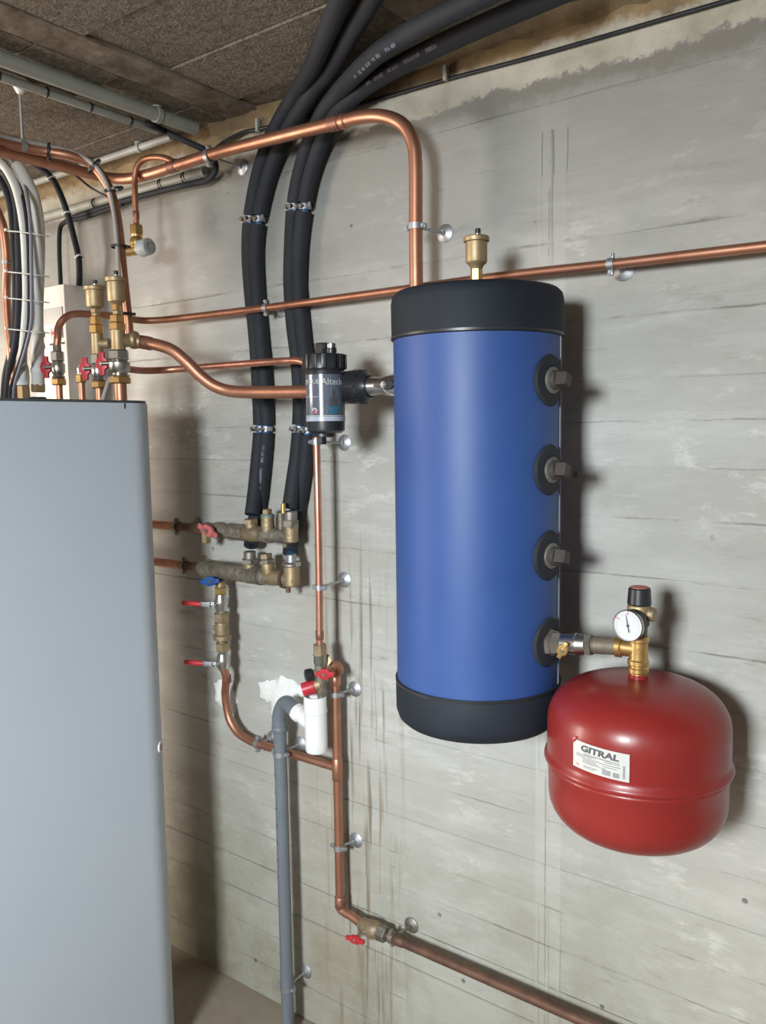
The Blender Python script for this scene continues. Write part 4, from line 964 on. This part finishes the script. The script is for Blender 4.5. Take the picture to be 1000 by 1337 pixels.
MB().lathe([(.014, 0), (.0165, .004), (.0165, .020), (.014, .024)], VT(818), n=24).build('black_sleeve', black, rl)
MB().lathe([(.0135, 0), (.019, .004), (.020, .010), (.0185, .020), (.016, .022)], VT(806), n=28).build('brass_collar', brass_dull, rl)
MB().cyl(VT(799), VT(799)+Vector((.026, .0, -.002)), .0115, 20).build('outlet', bronze_gold, rl)
capz = VT(789); ht = VZ(767)-capz.z
MB().lathe([(.0185, 0), (.0192, .002), (.0175, ht-.002), (.016, ht)], capz, n=20).build('cap', black, rl, smooth=20)
MB().lathe([(.0145, 0), (.0145, .0012)], capz+Zc*ht, n=24).build('cap_disc', redfade, rl)
gd = Vector((-.10, -1, .03)).normalized(); gc = P(820, 817, vS+.045)
ga = thing('pressure_gauge', 'round white pressure gauge with black needle over red vessel', 'gauge', gc)
gr = 21.0*mpp(gc)
MB().cyl(gc-gd*.022, gc, gr*.94, 40).build('case', black, ga)
MB().cyl(VT(817)+Vector((0, 0, 0)), gc-gd*.018, .008, 14).build('stem', bronze_gold, ga)
MB().lathe([(gr*.92, -.004), (gr, -.003), (gr, .002), (gr*.95, .0035), (gr*.92, .001)], gc, gd, 48, caps=False).build('bezel', nickel, ga)
dial = MB().cyl(gc-gd*.002, gc+gd*.0004, gr*.93, 48, bev=.0001).build('dial', mat('dial_white', (.50, .52, .54), .35, col2=(.54, .56, .58)), ga)
gu = Zc-gd*Zc.dot(gd); gu.normalize(); gs = gu.cross(gd)*-1
if gs.x < 0: gs = -gs
tk = MB()
for i in range(27):
    a = R(225-270*i/26); l_ = .13 if i % 5 == 0 else .07
    c_ = gc+(gs*cos(a)+gu*sin(a))*gr*(.80-l_/2); dr = gs*cos(a)+gu*sin(a); pr = dr.cross(gd)
    tk.prism([(-l_*gr/2, -.0003), (l_*gr/2, -.0003), (l_*gr/2, .0003), (-l_*gr/2, .0003)], c_+gd*.0003, dr, pr, gd, 0, .0003)
tk.build('scale_marks', inkg, dial, smooth=0)
rm = MB()
for a_ in (92, 152):
    a = R(a_); dr = gs*cos(a)+gu*sin(a); rm.prism([(-.0035, -.0007), (.0035, -.0007), (.0035, .0007), (-.0035, .0007)], gc+dr*gr*.80+gd*.0005, dr, dr.cross(gd), gd, 0, .0004)
rm.build('red_marks', inkr, dial, smooth=0)
a = R(103); dr = gs*cos(a)+gu*sin(a); MB().prism([(-gr*.42, -.0011), (-gr*.1, -.0009), (gr*.72, -.0003), (gr*.72, .0003), (-gr*.1, .0009), (-gr*.42, .0011)], gc+gd*.001, dr, dr.cross(gd), gd, 0, .0006).build('needle', ink, ga, smooth=0)
MB().cyl(gc+gd*.0005, gc+gd*.0025, .0022, 14).build('needle_hub', ink, ga)
# horizontal nipple + valve between tank and vessel
zN = zt2_; xT = TX+TR+.012
t = thing('ball_valve', 'silver ball valve with brass wing cap where blue tank feeds vessel', 'valve', Vector((xT+.03, -vS, zN-.02)))
def NX(px):
    lo, hi = -1.5, 0.
    for _ in range(40):
        m = (lo+hi)/2; d = Vector((m, -vS, zN))-CAM
        u_ = CX+F*(d.x*XN.x+d.y*YN.x+d.z*ZN.x)/(d.x*XN.z+d.y*YN.z+d.z*ZN.z)
        if u_ < px: lo = m
        else: hi = m
    return lo
zn0 = zlow
def NP(x): 
    f_ = (x-xT)/((vX-.036)-xT); y0 = TY-(TR+.012)*sin(R(5)); return Vector((x, y0+(-vS-y0)*f_, zn0+(zN-zn0)*f_))
def hseg(parent, a, b, ra, rb=None, m=galv, name='body', n=24):
    A_, B_ = NP(a), NP(b); rb = ra if rb is None else rb; h = (B_-A_).length; e = .0015
    return MB().lathe([(ra*.9, 0), (ra, e), (rb, h-e), (rb*.9, h)], A_, B_-A_, n, .3).build(name, m, parent, smooth=(20 if n < 9 else 38))
x1, x2, x3, x4 = NX(728), NX(737), NX(752), NX(772)
hseg(t, TX+TR+.006, x1, .014, m=galv, name='nipple')
hseg(t, x1-.004, x2, .0195, m=galv, name='hex_nut', n=6)
hseg(t, x2-.001, x3+.006, .0165, .019, m=nickel, name='body')
hseg(t, x3, x4, .0185, .0165, m=nickel, name='body_end')
hseg(t, x4-.008, x4+.004, .0195, m=galv, name='hex_end', n=6)
q = NP(NX(747)); MB().cyl(q, q+Vector((.0, -.028, -.004)), .007, 12).build('stem', nickel, t)
wing = butterfly(t, q+Vector((0, -.026, -.004)), (.15, -.98, -.05), Vector((.5, 0, 1)), .0155, .009, .007, brass, 'wing_cap')
t2 = thing('threaded_nipple', 'dull grey-brown pipe nipple between silver valve and brass tee', 'pipe fitting', NP(NX(790)))
MB().cyl(NP(x4), NP(vX-.030), .0132, 24).build('tube', pipe_iron, t2)
MB().cyl(NP(vX-.075), NP(vX-.037), .0145, 24).build('sleeve', pipe_iron, t2)
# bracket holding vessel to wall
t = thing('wall_bracket', 'dark steel bracket fixing the red vessel to the wall', 'bracket', (vX, 0, zf0))
MB().box((vX, -.004, zf0+.02), (.05, .008, .12)).build('plate', pipe_iron, t, bev=.001)
MB().box((vX, -.024, zf0+.03), (.03, .046, .006)).build('arm', pipe_iron, t, bev=.001)
t = thing('tank_bracket', 'dark steel bracket behind the blue tank', 'bracket', (TX, 0, 1.55))
for z in (1.2, 1.62):
    MB().box((TX, -.005, z), (.06, .010, .10)).build('plate', pipe_iron, t, bev=.001)
    MB().box((TX, -.025, z), (.04, .034, .006)).build('arm', pipe_iron, t, bev=.001)
# ================================================================== ELECTRICAL BOX behind the cabinet
bx1 = P(87, 450, .104).x; bx0 = bx1-.17; bzt = P(87, 369.5, .104).z; bzb = 1.35
eb = thing('control_box', 'white wall-mounted control box behind the brass air vents', 'control box', ((bx0+bx1)/2, -.052, bzb))
MB().box(((bx0+bx1)/2, -.0525, (bzt+bzb)/2), (bx1-bx0, .103, bzt-bzb)).build('housing', offw, eb, bev=.005)
MB().box(((bx0+bx1)/2, -.1055, bzt-.085), (bx1-bx0-.02, .003, .045)).build('display_strip', label_w, eb, bev=.001)
MB().box((bx1-.045, -.106, bzt-.135), (.06, .003, .030)).build('sticker', label_w, eb, bev=.0005)
MB().box((bx1-.050, -.108, bzt-.134), (.036, .001, .010)).build('sticker_print', inkr, eb, smooth=0)
MB().box((bx1-.045, -.106, bzt-.165), (.07, .003, .005)).build('slot', ink, eb, smooth=0)
# ================================================================== LEFT BUNDLE (pipes and hoses out of the lid)
def cable(name, label, ctl, r, m, cat='cable', n=12, part='sheath'):
    pts = spline(ctl, 8); t = thing(name, label, cat, min(pts, key=lambda q: q.z).copy()); MB().tube(pts, r, n).build(part, m, t); return t, pts
sl = .36
lowz = ZB-.004
def down(p): q = p.copy(); q.z = lowz; return q
t = pipe_thing('copper_pipe', 'copper pipe at far left edge curving down into the cabinet', spline([P(-30, 255, .40), P(-8, 270, .39), P(2, 290, .385), P(7, 315, .38), P(9, 345, .375), P(8, 380, .37), P(10, 420, .37), P(14, 455, .37), P(17, 490, .365), down(P(18, 520, .365))], 8), .0105)
q = P(9.5, 343, .376); MB().lathe([(.0108, -.005), (.0128, -.005), (.0128, .005), (.0108, .005)], q, Zc, 20, caps=False).build('clip_band', steel, t)
MB().hexn(q+Vector((.012, -.01, 0)), q+Vector((.012, .004, 0)), .006).build('clip_screw', nickel, t, smooth=20)
cable('black_hose', 'black flexible hose at left between copper pipe and first white pipe', [P(-40, 190, .44), P(-5, 212, .42), P(12, 235, .41), P(21, 265, .40), P(24, 310, .395), P(25, 360, .39), P(24, 410, .385), P(20, 450, .38), P(12, 485, .375), down(P(7, 520, .37))], .0085, rubber, 'hose')
cable('black_hose', 'second black flexible hose touching the first white pipe', [P(-40, 205, .42), P(-8, 225, .40), P(8, 250, .39), P(15, 280, .38), P(18, 320, .38), P(20, 370, .375), P(19, 420, .37), P(15, 455, .37), P(7, 490, .36), down(P(3, 520, .36))], .0078, rubber, 'hose')
wp1, _ = cable('white_insulated_pipe', 'first white insulated pipe from the left bending off the upper copper pipes', [P(-30, 190, .46), P(0, 212, .43), P(14, 230, .42), P(24, 256, .41), P(31, 295, .405), P(34, 340, .40), P(35, 385, .40), P(33, 425, .40), P(30, 460, .395), P(30, 497, .39)], .0098, white_pipe, 'pipe', 16, 'insulation')
MB().hexn(down(P(31, 515, .385)), P(30.5, 503, .385), .0145).build('end_nut', brass_dull, wp1, smooth=20)
MB().lathe([(.0145, 0), (.016, .02), (.0155, .04), (.012, .055)], P(30, 503, .387), Zc, 18).build('end_sleeve', white_pipe, wp1)
wp2, _ = cable('white_insulated_pipe', 'thicker white insulated pipe, second from the left, ending in brass nut', [P(22, 215, .40), P(34, 236, .39), P(43, 258, .385), P(49, 290, .38), P(50, 330, .375), P(49, 370, .37), P(48, 410, .365), P(49, 450, .36), P(50, 502, .35)], .0150, white_pipe, 'pipe', 16, 'insulation')
for y in (436, 452, 468, 484): MB().lathe([(.0150, -.008), (.0166, -.003), (.0166, .003), (.0150, .008)], P(49.5, y, .355), Zc, 18, caps=False).build('fold', white_pipe, wp2)
MB().hexn(P(50, 512, .35), P(50, 501, .35), .0170).build('end_nut', brass_dull, wp2, smooth=20)
MB().lathe([(.0245, 0), (.0245, .006), (.018, .022)], Vector((P(50, 520, .35).x, -.35, lowz)), n=24).build('lid_grommet', black, wp2)
cable('violet_cable', 'grey-violet cable running between the two white insulated pipes', [P(-20, 180, .41), P(12, 207, .39), P(28, 228, .38), P(36, 258, .415), P(40, 300, .418), P(41, 345, .418), P(41.5, 385, .418), P(41, 420, .418), P(35, 450, .418), P(26, 480, .41), P(19, 505, .40), down(P(17, 520, .385))], .0042, violet)
cable('dark_cable', 'thin dark cable beside the grey-violet cable', [P(-20, 188, .405), P(8, 214, .39), P(22, 234, .385), P(31, 264, .41), P(36, 305, .414), P(37.5, 350, .414), P(38, 390, .414), P(37, 425, .414), P(31, 455, .414), P(21, 485, .405), P(14, 507, .39), down(P(12, 520, .39))], .0042, rubber)
for y, l_ in ((304, 'uppermost'), (357, 'second from top'), (391, 'third from top'), (431, 'lowest')):
    a_, b2 = P(17, y-1, .405), P(54, y+3, .40)
    tt_ = MB(); tt_.tube(spline([a_+Vector((0, .02, 0)), a_+Vector((0, -.012, 0)), a_.lerp(b2, .5)+Vector((0, -.026, 0)), b2+Vector((0, -.012, 0)), b2+Vector((0, .02, 0))], 6), .0014, 6)
    tt_.box(a_+Vector((.008, -.022, 0)), (.006, .005, .006))
    tag(tt_.build('cable_tie', white_pipe), 'pale cable tie, %s across hoses and white pipes at left' % l_, 'cable tie')
cable('black_cable', 'black cable arching down into the top of the white control box', [P(160, 266, .03), P(145, 272, .03), P(110, 284, .03), P(92, 288, .035), P(82, 292, .04), P(78, 302, .045), P(77.5, 330, .05), Vector((P(79, 368, .055).x, -.055, bzt-.002))], .0065, rubber)
cable('black_cable', 'thick black cable pair dropping from upper copper pipe to the control box', [P(30, 205, .20), P(50, 217, .16), P(68, 233, .13), P(80, 256, .10), P(89, 282, .08), P(97, 312, .07), P(103, 340, .065), Vector((P(109, 372, .06).x-.02, -.06, bzt-.002))], .0085, rubber)
for px, py, s_ in ((68, 233, .13), (88, 279, .082), (104, 335, .066)):
    tie('cable_tie', P(px, py, s_), P(px+8, py+25, s_)-P(px, py, s_), .0088, 'pale cable tie on thick black cable %s' % {68: 'right under upper copper pipes', 88: 'where the wall conduit passes', 104: 'above the white control box'}[px], white_pipe)
# ================================================================== CONDUITS at ceiling and wall
cz = ZC-.014
c1a, c1b = PZ(0, 93, ZC-.020), PZ(261, 170, ZC-.020)
dirc = (c1a-c1b).normalized()
c1e = Vector((c1b.x, c1b.y+.0, c1b.z)); c1s = Vector((c1b.x-.0, -1.6, c1b.z))
print('conduit1', c1a, c1b)
t = thing('wide_conduit', 'wide pale grey conduit fixed under the ceiling at upper left', 'conduit', c1e)
MB().tube([c1s, Vector((c1b.x, min(-.06, c1b.y), c1b.z))], .0155, 20).build('tube', conduit_m, t)
xs2 = PZ(100, 134, ZC-.014).x
cpt = [Vector((xs2, -1.6, cz)), Vector((xs2, -.25, cz)), PZ(200, 165, cz-.003), PZ(216, 170, cz-.003)]
print('c2', cpt)
t = thing('narrow_conduit', 'narrow pale grey conduit beside the wide ceiling conduit', 'conduit', cpt[2])
MB().tube([Vector((xs2, -1.6, cz)), Vector((xs2, -.10, cz))], .0098, 16).build('tube', conduit_m, t)
for k_ in range(6):
    MB().lathe([(.0098, -.003), (.0112, -.002), (.0112, .002), (.0098, .003)], (xs2, -.18-.11*k_, cz), Yc, 16, caps=False).build('band', black, t)
t = thing('narrow_conduit', 'narrow conduit running along the wall head behind the copper pipes', 'conduit', P(130, 213, .02))
z_ = P(170, 197, .045).z; MB().tube([Vector((P(224, 180, .045).x, -.045, z_)), Vector((X0+.02, -.045, z_))], .0095, 16).build('tube', conduit_m, t)
t = thing('wall_conduit', 'pale conduit on the wall with a black cable strapped below it', 'conduit', P(170, 250, .02))
z_ = P(170, 252, .015).z; zw = z_
MB().tube([Vector((P(268, 224, .015).x, -.015, z_)), Vector((P(40, 290, .015).x, -.015, z_))], .0125, 16).build('tube', conduit_m, t)
for px in (125, 212, 243):
    x_ = P(px, 240, .015).x; MB().lathe([(.0125, -.0015), (.0150, -.0015), (.0150, .0015), (.0125, .0015)], (x_, -.018, z_-.003), Xc, 16, caps=False).build('strap', black, t)
cable('black_cable', 'thick black cable from ceiling conduit turning back along the wall conduit', [PZ(190, 161, cz-.002), PZ(200, 164, cz-.006), P(217, 172, .075), P(240, 183, .07), P(262, 193, .06), P(274, 201, .05), P(281, 213, .04), P(280, 226, .035), P(268, 236, .03), P(245, 241, .03), P(200, 252, .03), P(160, 263, .03), P(120, 276, .03), P(96, 284, .03)], .0075, rubber)
cable('thin_cable', 'thin black cable running along the top of the wall above blue tank', [P(283, 192, .02), P(300, 181, .02), P(320, 172, .012), P(340, 168, .008), P(420, 150, .006), P(480, 134, .005), P(583, 104, .005), P(700, 73, .005), P(860, 27, .005), P(960, -2, .005), P(1080, -38, .005)], .0042, black)
cable('thin_cable', 'thin black cable crossing diagonally behind curved copper pipe at upper left', [P(95, 226, .10), P(105, 234, .08), P(120, 246, .05), P(143, 259, .03)], .003, black)
for px, py, l_ in ((338, 170, 'on the thin cable just left of the black hoses'), (583, 103, 'on the thin cable above the blue tank')):
    q = P(px, py, .006); m = MB().box(q+Vector((0, -.003, .01)), (.008, .012, .03)); tag(m.build('cable_clip', conduit_m, bev=.001), 'pale clip %s' % l_, 'clip')
# ceiling supports
def saddle(c, r, label, ax=(0, 1, 0), top=ZC-.0005, m=conduit_m):
    c = Vector(c); t = thing('conduit_clip', label, 'conduit clip', c); ax = Vector(ax)
    MB().lathe([(r, -.006), (r+.003, -.006), (r+.003, .006), (r, .006)], c, ax, 20, caps=False).build('ring', m, t)
    MB().cyl(c+Zc*r, (c.x, c.y, top), .006, 12).build('post', m, t)
    MB().cyl((c.x, c.y, top-.004), (c.x, c.y, top), .012, 16).build('foot', m, t)
saddle((c1b.x, PZ(205, 150, c1b.z).y, c1b.z), .0155, 'pale clip holding the wide ceiling conduit')
qx = P(182, 190, .045); saddle((qx.x, -.045, P(170, 197, .045).z), .0095, 'pale clip on conduit above the looped copper branch', (1, 0, 0))
q = P(30, 190, .45)
t = thing('ceiling_hanger', 'white ceiling cup with rod holding the upper left copper pipe', 'hanger', Vector((q.x, q.y, ZC)))
MB().cyl(Vector((q.x, q.y, q.z)), Vector((q.x, q.y, ZC-.005)), .003, 10).build('rod', steel, t)
MB().lathe([(.006, -.028), (.019, -.004), (.021, 0)], (q.x, q.y, ZC), Zc, 24).build('cup', white, t)
MB().lathe([(.011, -.006), (.0135, -.006), (.0135, .006), (.011, .006)], q, P(50, 196, .42)-P(0, 186, .5), 20, caps=False).build('ring', steel, t)
